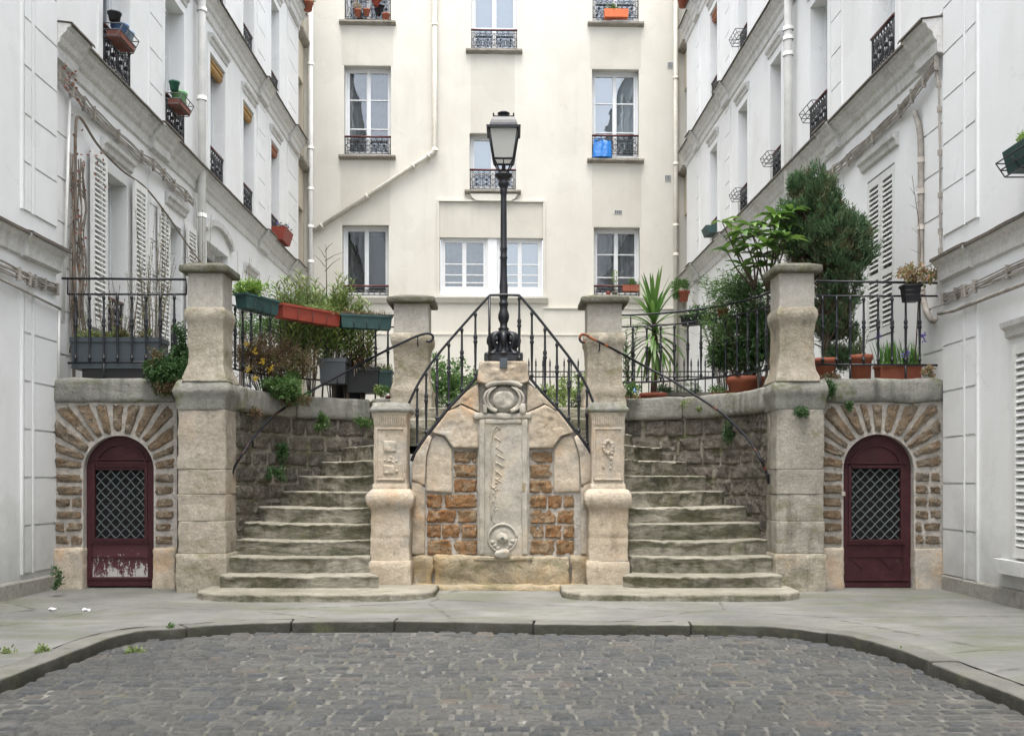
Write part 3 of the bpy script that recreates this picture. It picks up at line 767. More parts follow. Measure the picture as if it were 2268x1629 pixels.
    if side > 0:   # raised diamonds
        cz = gz0-.30
        for dx in (-.155, .155):
            mb.prism([(ac+dx-.13, cz+.11), (ac+dx+.13, cz+.11), (ac+dx, cz-.02)], fd, .012, .019)
            mb.prism([(ac+dx-.13, cz-.15), (ac+dx, cz-.03), (ac+dx+.13, cz-.15)], fd, .012, .019)
    mb.build('mouldings', 'door', dr)
    mb = MB()   # scissor grille
    nx, nzz = 5, 7.6; dx = (gx1-gx0)/nx; dz = (gz1-gz0)/(nzz-.3)
    def clip(a, b):
        (u0, v0), (u1, v1) = a, b; t0, t1 = 0., 1.
        for p_, d_, lo, hi in ((u0, u1-u0, gx0, gx1), (v0, v1-v0, gz0, gz1)):
            if abs(d_) < 1e-9:
                if p_ < lo or p_ > hi: return None
                continue
            ta, tb = (lo-p_)/d_, (hi-p_)/d_
            if ta > tb: ta, tb = tb, ta
            t0, t1 = max(t0, ta), min(t1, tb)
        if t1-t0 < 1e-3: return None
        return (u0+(u1-u0)*t0, v0+(v1-v0)*t0), (u0+(u1-u0)*t1, v0+(v1-v0)*t1)
    Hh = gz1-gz0
    for k in range(-12, 24):
        for sgn in (1, -1):
            u0 = gx0+k*dx*.5*2/1.0; run = Hh/dz*dx*.98
            # wavy expanded-metal strand
            c_ = clip((u0 if sgn > 0 else u0, gz0), (u0+sgn*run, gz1))
            if c_ is None: continue
            (ua, va), (ub, vb2) = c_; Np = max(2, int((vb2-va)/dz*6)+1)
            path = []
            for j in range(Np+1):
                t = j/Np; vv = va+(vb2-va)*t; ph = (vv-gz0)/dz*2*math.pi
                uu = ua+(ub-ua)*t+sgn*.004*math.sin(ph)
                path.append((min(max(uu, gx0), gx1), yd+.0-.004*sgn, vv))
            mb.tube(path, .0072, 4, 0, False)
    mb.build('grille', 'grille', dr)
    mb = MB(); mb.box((gx0-.02, yd+.05, gz0-.02), (gx1+.02, yd+.06, gz1+.02)); mb.build('pane', 'dark', dr)
    mb = MB(); mb.box((w0-.05, yd+.07, -.05), (w1+.05, yd+.10, sz+rr+.05)); mb.build('backing', 'dark', root)
    if side > 0:
        mb = MB(); mb.box((w0-.03, yd-.125, 1.0), (w0+.012, yd-.10, 1.045)); mb.build('latch', 'fountg', dr)
    return root
DWL = door_wall(-1, 'brown rubble wall left of the stairs around the cellar door with peeling paint', '')
DWR = door_wall(1, 'brown rubble wall right of the stairs around the intact burgundy cellar door', '')

# ================================================================ pillars
def big_pillar(cx, cy, k, label, group, lower=True, sm='limeg'):
    """k = plan scale"""
    root = T('stone_pillar', label, 'pillar', (cx, cy, 0), group)
    if lower:
        z0 = .40
        mb = MB(); mb.sqpillar((cx, cy), [(-.05, .265), (z0-.01, .268), (z0, .258)], .010, rr=.06, dmul=.95); mb.build('plinth', 'lime', root)
        mb = MB(); zz = z0
        for zt in (.74, 1.02, 1.28, 1.905):   # drums with fine joints
            mb.sqpillar((cx, cy), [(zz+.001, .2455), (zz+.003, .248), (zz+.012, .249), (zt-.012, .249), (zt-.003, .248), (zt-.001, .2455)], .008, rr=.07, dmul=.95); zz = zt
        mb.build('shaft', sm, root)
        mb = MB(); mb.sqpillar((cx, cy), [(1.905, .25), (1.93, .262), (2.02, .266), (2.06, .285), (2.10, .30), (2.15, .285), (2.20, .262), (2.215, .25)], .010, rr=.10, dmul=.95); mb.build('shoulder', 'coping', root)
        b = 2.2; cx += -.03 if cx > 0 else .03; cy -= .03
    else:
        b = 2.0
    s = k
    secs = [(b, .280*s), (2.25, .265*s), (2.31, .238*s), (2.38, .220*s), (2.46, .214*s), (2.62, .213*s), (2.71, .212*s), (2.77, .22*s), (2.81, .228*s), (2.84, .243*s), (2.89, .252*s), (2.94, .248*s), (2.965, .232*s), (2.975, .22*s)]
    if not lower: secs = [(1.6, .25*s), (1.98, .25*s), (2.0, .262*s), (2.1, .262*s), (2.2, .25*s)]+secs[1:]
    mb = MB(); mb.sqpillar((cx, cy), secs, .008, rr=.07)
    mb.build('baluster_block', 'lime', root)
    # shallow sunk panel line
    mb = MB(); mb.rbox((cx-.14*s, cy-.2*s-.006, 2.74), (cx+.12*s, cy-.19*s+.02, 2.765), .01, .004, .04); mb.build('moulding', 'lime', root)
    mb = MB(); mb.sqpillar((cx, cy), [(2.972, .213*s), (3.335, .213*s)], .003, rr=.04); mb.build('neck', 'neck', root)
    mb = MB(); mb.sqpillar((cx, cy), [(3.33, .24*s), (3.334, .28*s), (3.345, .29*s), (3.352, .292*s), (3.395, .292*s), (3.405, .288*s), (3.412, .27*s), (3.45, .15*s), (3.46, .05*s)], .006, rr=.03)
    mb.build('cap', 'cap', root); return root
gA, gB, gC = 'large gate pillars beside the cellar doors', 'gate pillars at the head of the stairs', 'small newel pillars flanking the fountain'
big_pillar(-3.24, 10.60, .86, 'tall capped stone pillar between the left cellar door and the stairs', gA, True, 'limew')
big_pillar(3.01, 10.60, .86, 'tall capped stone pillar between the right cellar door and the stairs', gA)
big_pillar(-1.235, 12.38, 1, 'capped stone pillar at the top of the left stairs, behind the left newel', gB, False)
big_pillar(1.135, 12.38, 1, 'capped stone pillar at the top of the right stairs, behind the right newel', gB, False)
def newel(cx, label, orn):
    cy = 10.66; root = T('newel_pillar', label, 'pillar', (cx, cy, 0), gC)
    mb = MB(); mb.sqpillar((cx, cy), [(-.05, .222), (.30, .225), (.32, .212)], .010, rr=.1); mb.build('plinth', 'fount', root)
    mb = MB(); mb.sqpillar((cx, cy), [(.32, .210), (.55, .208), (.56, .204), (.57, .208), (.86, .205), (.88, .222), (.91, .243), (.97, .252), (1.02, .246), (1.06, .215), (1.075, .19)], .008, rr=.08); mb.build('pedestal', 'fount', root)
    mb = MB(); mb.sqpillar((cx, cy), [(1.07, .186), (1.12, .186), (1.14, .172), (1.78, .176), (1.83, .182), (1.88, .198)], .006, rr=.08)
    # raised frame on the front face
    yf = cy-.176
    for a, b, c, d in ((-.15, .15, 1.165, 1.185), (-.15, .15, 1.70, 1.72), (-.155, -.135, 1.17, 1.72), (.135, .155, 1.17, 1.72)):
        mb.rbox((cx+a, yf-.012, c), (cx+b, yf+.02, d), .006, .003, .05)
    mb.build('shaft', 'fount', root)
    mb = MB()
    for k in range(14):   # reeding under the cap
        x = cx-.15+.3*k/13; mb.rbox((x-.007, yf-.012, 1.745), (x+.007, yf+.01, 1.845), .006, .002, .03)
    if orn:
        for k in range(12):
            a = 2*math.pi*k/12; c = Vector((cx+.045*math.cos(a), yf, 1.52+.065*math.sin(a))); mb.rbox(c-Vector((.02, .014, .02)), c+Vector((.02, .02, .02)), .013, .004, .02)
        for k in range(10): c = Vector((cx+rnd(-.05, .05), yf, rnd(1.28, 1.5))); mb.rbox(c-Vector((.014, .01, .02)), c+Vector((.014, .02, .02)), .01, .006, .02)
    else:
        mb.rbox((cx-.07, yf-.012, 1.47), (cx+.06, yf+.02, 1.58), .01, .014, .02); mb.rbox((cx-.07, yf-.014, 1.23), (cx+.05, yf+.02, 1.33), .04, .01, .02)
        for k in range(8): c = Vector((cx+rnd(-.07, .07), yf, rnd(1.22, 1.42))); mb.rbox(c-Vector((.014, .01, .014)), c+Vector((.014, .02, .014)), .01, .006, .02)
    mb.build('carving', 'fount', root)
    mb = MB(); mb.sqpillar((cx, cy), [(1.878, .205), (1.90, .222), (1.925, .218), (1.945, .195), (1.985, .19), (1.992, .15)], .014, rr=.14); mb.build('cap', 'coping', root)
newel(-1.285, 'short stone newel pillar left of the fountain with a worn broken carving', False)
newel(1.015, 'short stone newel pillar right of the fountain with an oval medallion', True)

# ================================================================ fountain wall
froot = T('fountain_wall', 'gabled stone fountain wall with orange brick-like panels and carved central slab', 'fountain', (-.1, YW, 0))
ff = lambda u, v, w: (u, YW-w, v)
def fx(p): return XX(p, YW)
def fz_(q): return ZZ(q, YW)
gl_ = [(912, 1306), (912, 1030), (922, 1003), (950, 962), (990, 912), (1035, 865), (1063, 838), (1063, 802)]
gl_r = [(2*1114-p if p < 1060 else 2*1114-p, q) for p, q in gl_][::-1]; gl_r = [(min(p, 1310), q) for p, q in gl_r]
mb = MB(); mb.prism([(fx(p), fz_(q)) for p, q in gl_+gl_r], ff, -.42, -.006)
mb.build('core', 'mortar', froot)
# big shaped gable stones: polygon cells, bulged
def polystone(mb, pts, h, amp=.010, m=0, k=12, soft=.13):
    """irregular dressed stone from an outline (D pixels on the wall plane), domed with soft edges"""
    P = [(fx(p), fz_(q)) for p, q in pts]; cx = sum(p[0] for p in P)/len(P); cz = sum(p[1] for p in P)/len(P)
    out = []
    for i in range(len(P)):
        a, b = P[i], P[(i+1) % len(P)]; L = math.hypot(a[0]-b[0], a[1]-b[1]); n_ = max(1, int(L/.035))
        for j in range(n_): out.append((a[0]+(b[0]-a[0])*j/n_, a[1]+(b[1]-a[1])*j/n_))
    N = len(out); vs = []; off = rnd(0, 99)
    rings = [(1.02, -.01), (1.012, h*.4), (.99, h*.86), (.955, h)]+[(.955*(1-j/k), h) for j in range(1, k)]
    for s_, w in rings:
        for (u, v) in out:
            uu, vv = cx+(u-cx)*s_, cz+(v-cz)*s_
            ww = w+(amp*(noise.noise(Vector((uu*6+off, vv*6, 0)))*1.5+noise.noise(Vector((uu*18, vv*22+off, 0)))*.8) if w > 0 else 0)
            vs.append(ff(uu, vv, ww))
    fs = [(r_*N+j, r_*N+(j+1) % N, (r_+1)*N+(j+1) % N, (r_+1)*N+j) for r_ in range(len(rings)-1) for j in range(N)]
    fs.append(tuple((len(rings)-1)*N+j for j in range(N)))
    mb.add(vs, fs, m, True)
mb = MB()
def both(pts, *a, **k):
    polystone(mb, pts, *a, **k); polystone(mb, [(2228-p, q) for p, q in pts][::-1], *a, **k)
polystone(mb, [(1057, 846), (1063, 801), (1166, 801), (1172, 846), (1150, 852), (1080, 852)], .10, .014)
both([(1060, 850), (1062, 912), (1022, 893), (995, 908), (1035, 866)], .05)      # shoulder stone
both([(1060, 914), (1060, 992), (1004, 991), (985, 965), (957, 957), (992, 911), (1021, 896)], .055)
both([(944, 1087), (1001, 1089), (1001, 996), (983, 969), (966, 963), (955, 975), (946, 1010)], .02, .006)
both([(913, 1062), (941, 1075), (945, 1008), (957, 968), (950, 963), (922, 1004), (913, 1030)], .05)
both([(913, 1065), (913, 1226), (941, 1226), (942, 1080), (932, 1070)], .035)
mb.build('gable_stones', 'fount', froot)
mb = MB()
for a, b in ((912, 960), (960, 1262), (1262, 1316)):
    mb.rbox((fx(a)+.001, YW-.07, -.05), (fx(b)-.001, YW+.1, fz_(1230)+rnd(-.004, .004)), .035, .024, .04, None, 0, 5)
mb.rbox((fx(1050), YW-.09, fz_(1240)), (fx(1180), YW+.0, fz_(1230)), .015, .010, .04)
mb.rbox((fx(905), YW-.20, -.05), (fx(1310), YW+.1, .055), .05, .012, .06)
mb.build('base_blocks', 'fountb', froot)
mb = MB()
def panel(u0, u1, rows):
    for (q0, q1, cuts) in rows:
        xs = [u0]+cuts+[u1]
        for a, b in zip(xs[:-1], xs[1:]):
            mb.stone([(fx(a)+.004, fz_(q1)+.004), (fx(b)-.004, fz_(q1)+.004), (fx(b)-.004, fz_(q0)-.004), (fx(a)+.004, fz_(q0)-.004)], lambda u, v, w: ff(u, v, w-.004), .016, 0, 14, 9, .12, .024, 14, -.012, .13)
panel(1004, 1058, [(996, 1026, []), (1026, 1058, []), (1058, 1091, [])])
panel(944, 1058, [(1092, 1126, [982]), (1126, 1158, [1012]), (1158, 1192, [978, 1020]), (1192, 1229, [1003])])
panel(1172, 1225, [(998, 1026, []), (1026, 1060, []), (1060, 1092, [])])
panel(1172, 1273, [(1094, 1126, [1212, 1246]), (1126, 1160, [1232]), (1160, 1192, [1206, 1246]), (1192, 1229, [1230])])
mb.build('orange_stones', 'rubo', froot)
# central slab
mb = MB()
mb.rbox((fx(1058), YW-.055, fz_(1232)), (fx(1172), YW+.05, fz_(922)), .02, .010, .045, None, 0, 5)
mb.rbox((fx(1050), YW-.085, fz_(928)), (fx(1178), YW+.0, fz_(914)), .022, .012, .04)
for a, b, c, d in ((1062, 1074, 928, 1226), (1156, 1168, 928, 1226), (1074, 1156, 928, 938)):
    mb.rbox((fx(a), YW-.075, fz_(d)), (fx(b), YW-.03, fz_(c)), .012, .007, .04)
sl = mb.build('carved_slab', 'fountg', froot)
mb = MB()
# shield between scrolls
cxs, czs = fx(1116), fz_(884)
pts = []
for k in range(28):
    a = 2*math.pi*k/28; r_ = 1+.12*math.cos(2*a)+.1*math.sin(a)*(-1); pts.append((cxs+.125*r_*math.cos(a)*F/YW/F*YW, czs+.13*r_*math.sin(a)))
def relief(mb, pts, h, base=.05, amp=.01, rings=5, dome=.3):
    cx_ = sum(p[0] for p in pts)/len(pts); cz_ = sum(p[1] for p in pts)/len(pts); N = len(pts); vs = []; off = rnd(0, 99)
    for j in range(rings+1):
        s_ = 1-j/(rings+.3); w = base-.02 if j == 0 else base+h*min(1, (1-dome)+dome*(1-s_*s_))
        for u, v in pts:
            uu, vv = cx_+(u-cx_)*s_, cz_+(v-cz_)*s_; vs.append(ff(uu, vv, w+(amp*noise.noise(Vector((uu*14+off, vv*14, 0))) if j else 0)))
    fs = [(r_*N+j, r_*N+(j+1) % N, (r_+1)*N+(j+1) % N, (r_+1)*N+j) for r_ in range(rings) for j in range(N)]
    fs.append(tuple(rings*N+j for j in range(N))); mb.add(vs, fs, 0, True)
relief(mb, [(cxs+.20*math.cos(a)*(1-.15*math.sin(a)), czs+.155*math.sin(a)) for a in [2*math.pi*k/30 for k in range(30)]], .03, .03, .02)
relief(mb, pts, .05, .05, .014)
for sg in (-1, 1):   # scrolls
    for r0, ph in ((.2, 0), (.165, .4)):
        path = [(cxs+sg*(r0*math.cos(t)+.01), YW-.085-.01*math.sin(t*3), czs+.14*math.sin(t)) for t in [-1.25+2.3*k/14+ph*.2 for k in range(15)]]
        mb.tube(path, .022, 6, 0, True, .012)
    mb.rbox((cxs+sg*.20-.03, YW-.10, czs-.16), (cxs+sg*.20+.03, YW, czs-.05), .02, .01, .03)
path = [(cxs+.20*math.sin(t), YW-.08, czs+.13+.05*math.cos(t*1.2)) for t in [-1.3+2.6*k/14 for k in range(15)]]
mb.tube(path, .03, 7)
# reed leaves on the slab
def blade(p, q, ang, L, w):
    a = R(ang); u0, v0 = fx(p), fz_(q); pts = []
    for k in range(12):
        t = 2*math.pi*k/12; lx, ly = L*.5*(1+math.cos(t)), w*.5*math.sin(t)*(1-.3*math.cos(t))
        pts.append((u0+lx*math.cos(a)-ly*math.sin(a), v0+lx*math.sin(a)+ly*math.cos(a)))
    relief(mb, pts, .020, .048, .003, 3, .8)
for (q, L) in ((965, .12), (985, .15), (1003, .16), (1020, .15), (1037, .14), (1056, .12)):
    blade(1094, q, -38+rnd(-10, 10), L, .020); blade(1094+rnd(0, 4), q-8, 60+rnd(-25, 25), L*.5, .016)
for k in range(16): blade(rnd(1086, 1102), rnd(1060, 1150), rnd(-80, 120), rnd(.03, .07), .018)
path = [(fx(p), YW-.062, fz_(q)) for p, q in ((1108, 950), (1100, 944), (1092, 955), (1088, 980), (1090, 1030), (1086, 1080), (1089, 1150))]
mb.tube(crom(path, 5), .008, 5, 0)
# rosette and spout
cxr, czr = fx(1113), fz_(1190)
for r_, tb in ((.150, .014),):
    mb.tube([(cxr+r_*math.cos(a), YW-.06, czr+r_*math.sin(a)) for a in [2*math.pi*k/32 for k in range(33)]], tb, 7)
relief(mb, [(cxr+.135*math.cos(2*math.pi*k/26), czr+.135*math.sin(2*math.pi*k/26)) for k in range(26)], .022, .045, .012)
relief(mb, [(cxr+.07*math.cos(2*math.pi*k/26), czr+.07*math.sin(2*math.pi*k/26)) for k in range(26)], .03, .06, .03)
for k in range(7):
    a = R(200+k*24); c = (cxr+.115*math.cos(a), czr+.115*math.sin(a)); relief(mb, [(c[0]+.035*math.cos(t), c[1]+.03*math.sin(t)) for t in [2*math.pi*j/12 for j in range(12)]], .02, .06, .006, 3, .8)
mb.rbox((cxr-.09, YW-.14, czr-.20), (cxr+.08, YW-.02, czr-.115), .035, .02, .03, None, 0, 8)
mb.build('relief', 'fountg', sl)
mb = MB(); mb.lathe([(.001, 0), (.018, .002), (.012, .03), (.016, .032), (.016, .044), (.006, .046), (.006, .02)], (0, 0, 0), 12)
mb.v = [(cxr+v[0], YW-.095-v[2], czr+v[1]) for v in mb.v]
mb.build('spout', solid('green_bronze', (.13, .15, .13), .7), sl)
mb = MB(); mb.box((fx(1156), YW-.083, fz_(1086)), (fx(1163), YW-.07, fz_(1068))); mb.build('metal_tag', 'fountb', sl)
# ================================================================ facades
class Fac:
    """wall line X = a*Y + b facing the court (n = +1 looks to +X); u is the depth Y"""
    def __init__(s, a, b, n): s.a, s.b, s.n = a, b, n
    def f(s, u, v, w): return (s.a*u+s.b+s.n*w, u, v)
    def u(s, p, w=0.): return F*(s.b+s.n*w)/(p-CX-F*s.a)
    def v(s, p, q, w=0.): return ZZ(q, s.u(p, w))
class Back:
    def f(s, u, v, w): return (u, 24.4+.03*(u+4.8)-w, v)
    def u(s, p, w=0.): k = p-CX; return k*(24.544-w)/(F-.03*k)
    def v(s, p, q, w=0.): u = s.u(p, w); return ZZ(q, s.f(u, 0, w)[1])
LN = Fac(0, XL, 1); RN = Fac(0, XR, -1)
LM = Fac(0, -5.02, 1); RM = Fac(-.0315, 4.98, -1); BK = Back()
def wall(fac, u0, u1, v0, v1, ops, w=0., dep=.30):
    mb = MB()
    us = sorted({u0, u1, *[o[0] for o in ops], *[o[1] for o in ops]}); vs_ = sorted({v0, v1, *[o[2] for o in ops], *[o[3] for o in ops]})
    us = [u for u in us if u0-1e-6 <= u <= u1+1e-6]; vs_ = [v for v in vs_ if v0-1e-6 <= v <= v1+1e-6]
    for i in range(len(us)-1):
        for j in range(len(vs_)-1):
            cu, cv = (us[i]+us[i+1])/2, (vs_[j]+vs_[j+1])/2
            if any(o[0] < cu < o[1] and o[2] < cv < o[3] for o in ops): continue
            mb.add([fac.f(us[i], vs_[j], w), fac.f(us[i+1], vs_[j], w), fac.f(us[i+1], vs_[j+1], w), fac.f(us[i], vs_[j+1], w)], [(0, 1, 2, 3)])
    for o in ops:
        a, b, c, d = o[:4]; dp = o[4] if len(o) > 4 else dep; d = min(d, v1)
        for q in (((a, c), (b, c)), ((b, c), (b, d)), ((b, d), (a, d)), ((a, d), (a, c))):
            mb.add([fac.f(*q[0], w), fac.f(*q[1], w), fac.f(*q[1], w-dp), fac.f(*q[0], w-dp)], [(0, 1, 2, 3)])
    return mb
def fb(mb, fac, u0, u1, v0, v1, w0, w1, m=0):
    mb.box((u0, w0, v0), (u1, w1, v1), m, lambda a, b, c: fac.f(a, c, b))
def prof(mb, fac, u0, u1, P, m=0, n=1):
    """cornice profile P[(w,v)] run from u0 to u1"""
    k = len(P); vs = []
    for i in range(n+1):
        u = u0+(u1-u0)*i/n
        vs += [fac.f(u, v+(.006*nz(u*3, v*9) if n > 1 else 0), w+(.004*nz(u*4, v*7, 3) if n > 1 else 0)) for w, v in P]
    fs = [(i*k+j, i*k+(j+1) % k, (i+1)*k+(j+1) % k, (i+1)*k+j) for i in range(n) for j in range(k)]
    mb.add(vs, fs+[tuple(range(k)), tuple(n*k+j for j in range(k))], m)
def iron_panel(mb, fac, u0, u1, v0, v1, w, fine=True):
    r = .008
    t = lambda pts, rr=r, n=4: mb.tube([fac.f(a, b, w) for a, b in pts], rr, n)
    t([(u0, v1), (u1, v1)], .018, 5); t([(u0, v0), (u1, v0)], .011); t([(u0, v1-.07), (u1, v1-.07)], .007); t([(u0, v0+.06), (u1, v0+.06)], .007)
    t([(u0+.01, v0-.02), (u0+.01, v1)], .011); t([(u1-.01, v0-.02), (u1-.01, v1)], .011)
    um = (u0+u1)/2; W = (u1-u0)/2; lo, hi = v0+.06, v1-.07; vm = (lo+hi)/2; hh = (hi-lo)/2
    def arc(cu, cv, ra, rb, a0, a1, k=9): t([(cu+ra*math.cos(a0+(a1-a0)*i/k), cv+rb*math.sin(a0+(a1-a0)*i/k)) for i in range(k+1)], .0065)
    for sg in (-1, 1):
        for q in (.28, .72):
            c = um+sg*W*q
            arc(c, vm, W*.2, hh*.85, 0, 2*math.pi, 12)
            t([(c, lo), (c, hi)], .006)
            for s2 in (-1, 1):
                arc(c+s2*W*.12, lo+hh*.35, W*.07, hh*.25, 0, 2*math.pi, 8); arc(c+s2*W*.12, hi-hh*.35, W*.07, hh*.25, 0, 2*math.pi, 8)
            k = vm; mb.rbox(Vector(fac.f(c, vm, w))-Vector((.025, .02, .025)), Vector(fac.f(c, vm, w))+Vector((.025, .02, .025)), .01, 0, .05)
        t([(um, vm), (um+sg*W*.5, hi)], .006); t([(um, vm), (um+sg*W*.5, lo)], .006); t([(um+sg*W, vm), (um+sg*W*.5, hi)], .006); t([(um+sg*W, vm), (um+sg*W*.5, lo)], .006)
    arc(um, vm, W*.10, hh*.9, 0, 2*math.pi, 12); t([(um, lo), (um, hi)], .008)
    for i in range(8): arc(u0+(u1-u0)*(i+.5)/8, v1-.035, W*.035, .022, 0, 2*math.pi, 6)
    for i in range(8): arc(u0+(u1-u0)*(i+.5)/8, v0+.03, W*.035, .02, 0, 2*math.pi, 6)
def window(fac, root, u0, u1, v0, v1, bars=(.34, .67), rail=None, fill='curtain', gl='glass', wr=-.24, stile=.10, sill=None, top=None, ajar=0, two=True, railw=-.06, railm=None):
    mb = MB(); e = .055; W0, W1 = wr-.04, wr+.03
    fb(mb, fac, u0, u0+e, v0, v1, W0, W1+.012); fb(mb, fac, u1-e, u1, v0, v1, W0, W1+.012); fb(mb, fac, u0+e, u1-e, v1-e, v1, W0, W1+.010); fb(mb, fac, u0+e, u1-e, v0, v0+.07, W0, W1+.014)
    um = (u0+u1)/2; a0, a1 = u0+e, u1-e; b0, b1 = v0+.07, v1-e; s = .05
    leaves = [(a0, um), (um, a1)] if two else [(a0, a1)]
    for (a, b) in leaves:
        fb(mb, fac, a+.003, a+s, b0, b1, W0+.01, W1-.005); fb(mb, fac, b-s, b-.003, b0, b1, W0+.01, W1-.005)
        fb(mb, fac, a+s, b-s, b1-s, b1, W0+.01, W1-.007); fb(mb, fac, a+s, b-s, b0, b0+s+.02, W0+.01, W1-.007)
        for k in bars:
            vv = b1-(b1-b0)*k; fb(mb, fac, a+s, b-s, vv-.013, vv+.013, wr-.018, W1-.012)
    if two: fb(mb, fac, um-.018, um+.018, b0, b1, W1-.006, W1+.012)
    o = mb.build('window', 'frame', root)
    mb = MB()
    for (a, b) in leaves: mb.add([fac.f(a+s-.005, b0+s-.005, wr-.008), fac.f(b-s+.005, b0+s-.005, wr-.008), fac.f(b-s+.005, b1-s+.005, wr-.008), fac.f(a+s-.005, b1-s+.005, wr-.008)], [(0, 1, 2, 3)])
    mb.build('pane', gl, o)
    # room behind
    mb = MB(); dd = wr-.9
    C_ = [(u0, v0), (u1, v0), (u1, v1), (u0, v1)]
    for i in range(4):
        (a, b), (c, d) = C_[i], C_[(i+1) % 4]; mb.add([fac.f(a, b, W0-.002), fac.f(c, d, W0-.002), fac.f(c, d, dd), fac.f(a, b, dd)], [(0, 1, 2, 3)])
    mb.add([fac.f(a, b, dd) for a, b in C_], [(0, 1, 2, 3)]); mb.build('room', 'dark' if fill == 'dark' else 'room', o)
    if fill in ('curtain', 'curtw'):
        mb = MB(); ph = rnd(0, 9)
        for (a, b) in ((u0+.04, um-.01), (um+.01, u1-.04)):
            mb.grid(lambda s_, t_: fac.f(a+(b-a)*s_, v0+.05+(v1-v0-.08)*t_, wr-.12+(.025*math.sin(s_*22+ph+2*nz(s_*3, t_*1.5)) if fill == 'curtain' else .004*math.sin(s_*5))), 40, 8)
        mb.build('curtain', fill, o)
    if rail:
        mb = MB(); iron_panel(mb, fac, u0+.012, u1-.012, rail[0], rail[1], railw); r_ = mb.build('railing', 'iron', o)
        mb = MB(); mb.tube([fac.f(u0+.003, rail[1]+.012, railw), fac.f(u1-.003, rail[1]+.012, railw)], .024, 6); mb.build('handrail', 'railred' if railm is None else railm, o)
    if sill:
        mb = MB(); (su0, su1, sv0, sv1, sw) = sill
        prof(mb, fac, su0, su1, [(-.2, sv0+.02), (.02, sv0), (sw*.75, sv0+(sv1-sv0)*.25), (sw, sv0+(sv1-sv0)*.45), (sw, sv1-.015), (-.2, sv1)], 0, 14); mb.build('sill', 'sill', o)
    return o
def hood(fac, root, u0, u1, v, arch=False, name='hood_moulding'):
    mb = MB()
    if not arch: prof(mb, fac, u0, u1, [(0, v-.05), (.04, v-.03), (.05, v+.03), (.085, v+.055), (.095, v+.10), (0, v+.125)])
    else:
        k = 12; um = (u0+u1)/2
        for i in range(k):
            a0, a1 = math.pi*(.16+.68*i/k), math.pi*(.16+.68*(i+1)/k); ra, rb = (u1-u0)*.58, .42
            P = [(um-math.cos(a)*r_*ra, v-.32+math.sin(a)*(rb+(r_-1)*ra)) for a, r_ in ((a0, 1), (a1, 1), (a1, 1.12), (a0, 1.12))]
            mb.prism(P, fac.f, .0, .07)
    return mb.build(name, 'hoodm', root)
def cornice(fac, root, u0, u1, v, breaks=(), big=1., thick=.34):
    mb = MB(); B = big
    bk = .055*min(1, B); P = [(0, v-thick), (.03, v-thick+.02), (.035, v-thick*.62), (.07*B, v-thick*.52), (.085*B, v-thick*.36), (.14*B, v-thick*.22), (.155*B, v-.035), (.19*B, v-.03), (.19*B, v), (0, v+.03)]
    prof(mb, fac, u0, u1, P, 0, max(1, int((u1-u0)/.15)))
    for a, b in breaks: prof(mb, fac, a, b, [(w+bk if w > 0 else .001, vv+(.002 if w > .1 else 0)) for w, vv in P], 0, 4)
    o = mb.build('cornice', 'trim', root)
    mb = MB()
    prof(mb, fac, u0, u1, [(.0, v+.032), (.20*B, v+.003), (.215*B, v-.022), (.222*B, v-.020), (.212*B, v+.012), (0, v+.045)], 0, max(1, int((u1-u0)/.12)))
    for a, b in breaks: prof(mb, fac, a-.01, b+.01, [(.0, v+.034), (.20*B+bk, v+.006), (.217*B+bk, v-.020), (.224*B+bk, v-.017), (.212*B+bk, v+.016), (0, v+.049)], 0, 4)
    mb.build('lead_flashing', 'zinc', o); return o
def quoins(fac, root, spans, v0, v1, step, strips=(), off=0., mat='white'):
    for a, b in spans:
        mb = MB(); v = v0
        while v < v1-.05:
            t = min(v+step, v1); fb(mb, fac, a, b, v+.011, t-.011, .0, .016); v = t
        mb.build('pilaster', mat, root)
    for a, b in strips: mb = MB(); fb(mb, fac, a, b, v0, v1, 0, .026); mb.build('vertical_moulding', mat, root)
def louvre(mb, fac, u0, u1, v0, v1, w0, splits=1):
    t = .035; s = .055
    fb(mb, fac, u0, u0+s, v0, v1, w0, w0+t); fb(mb, fac, u1-s, u1, v0, v1, w0, w0+t)
    H_ = (v1-v0)/splits
    fb(mb, fac, u0+s, u1-s, v1-.09, v1, w0, w0+t-.002); fb(mb, fac, u0+s, u1-s, v0, v0+.09, w0, w0+t-.002)
    marks = [v0+(v1-v0)*.38] if splits > 1 else []
    for m_ in marks: fb(mb, fac, u0+s, u1-s, m_-.04, m_+.04, w0, w0+t-.002)
    v = v0+.10
    while v < v1-.13:
        if not any(abs(v-m_+.02) < .07 for m_ in marks):
            P = [(w0+.002, v+.045), (w0+.008, v+.052), (w0+t-.002, v+.010), (w0+t-.010, v+.0)]
            prof(mb, fac, u0+s, u1-s, P)
        v += .062
def pipe(fac, root, path, r, collars=(), m='pipe', name='drainpipe'):
    mb = MB(); P = [fac.f(*p) for p in path]; mb.tube(P, r, 10)
    for (p, d) in collars:
        c = Vector(fac.f(*p)); d = Vector(d).normalized(); mb.tube([c-d*.03, c-d*.03, c+d*.03], r*1.25, 10)
    return mb.build(name, m, root)
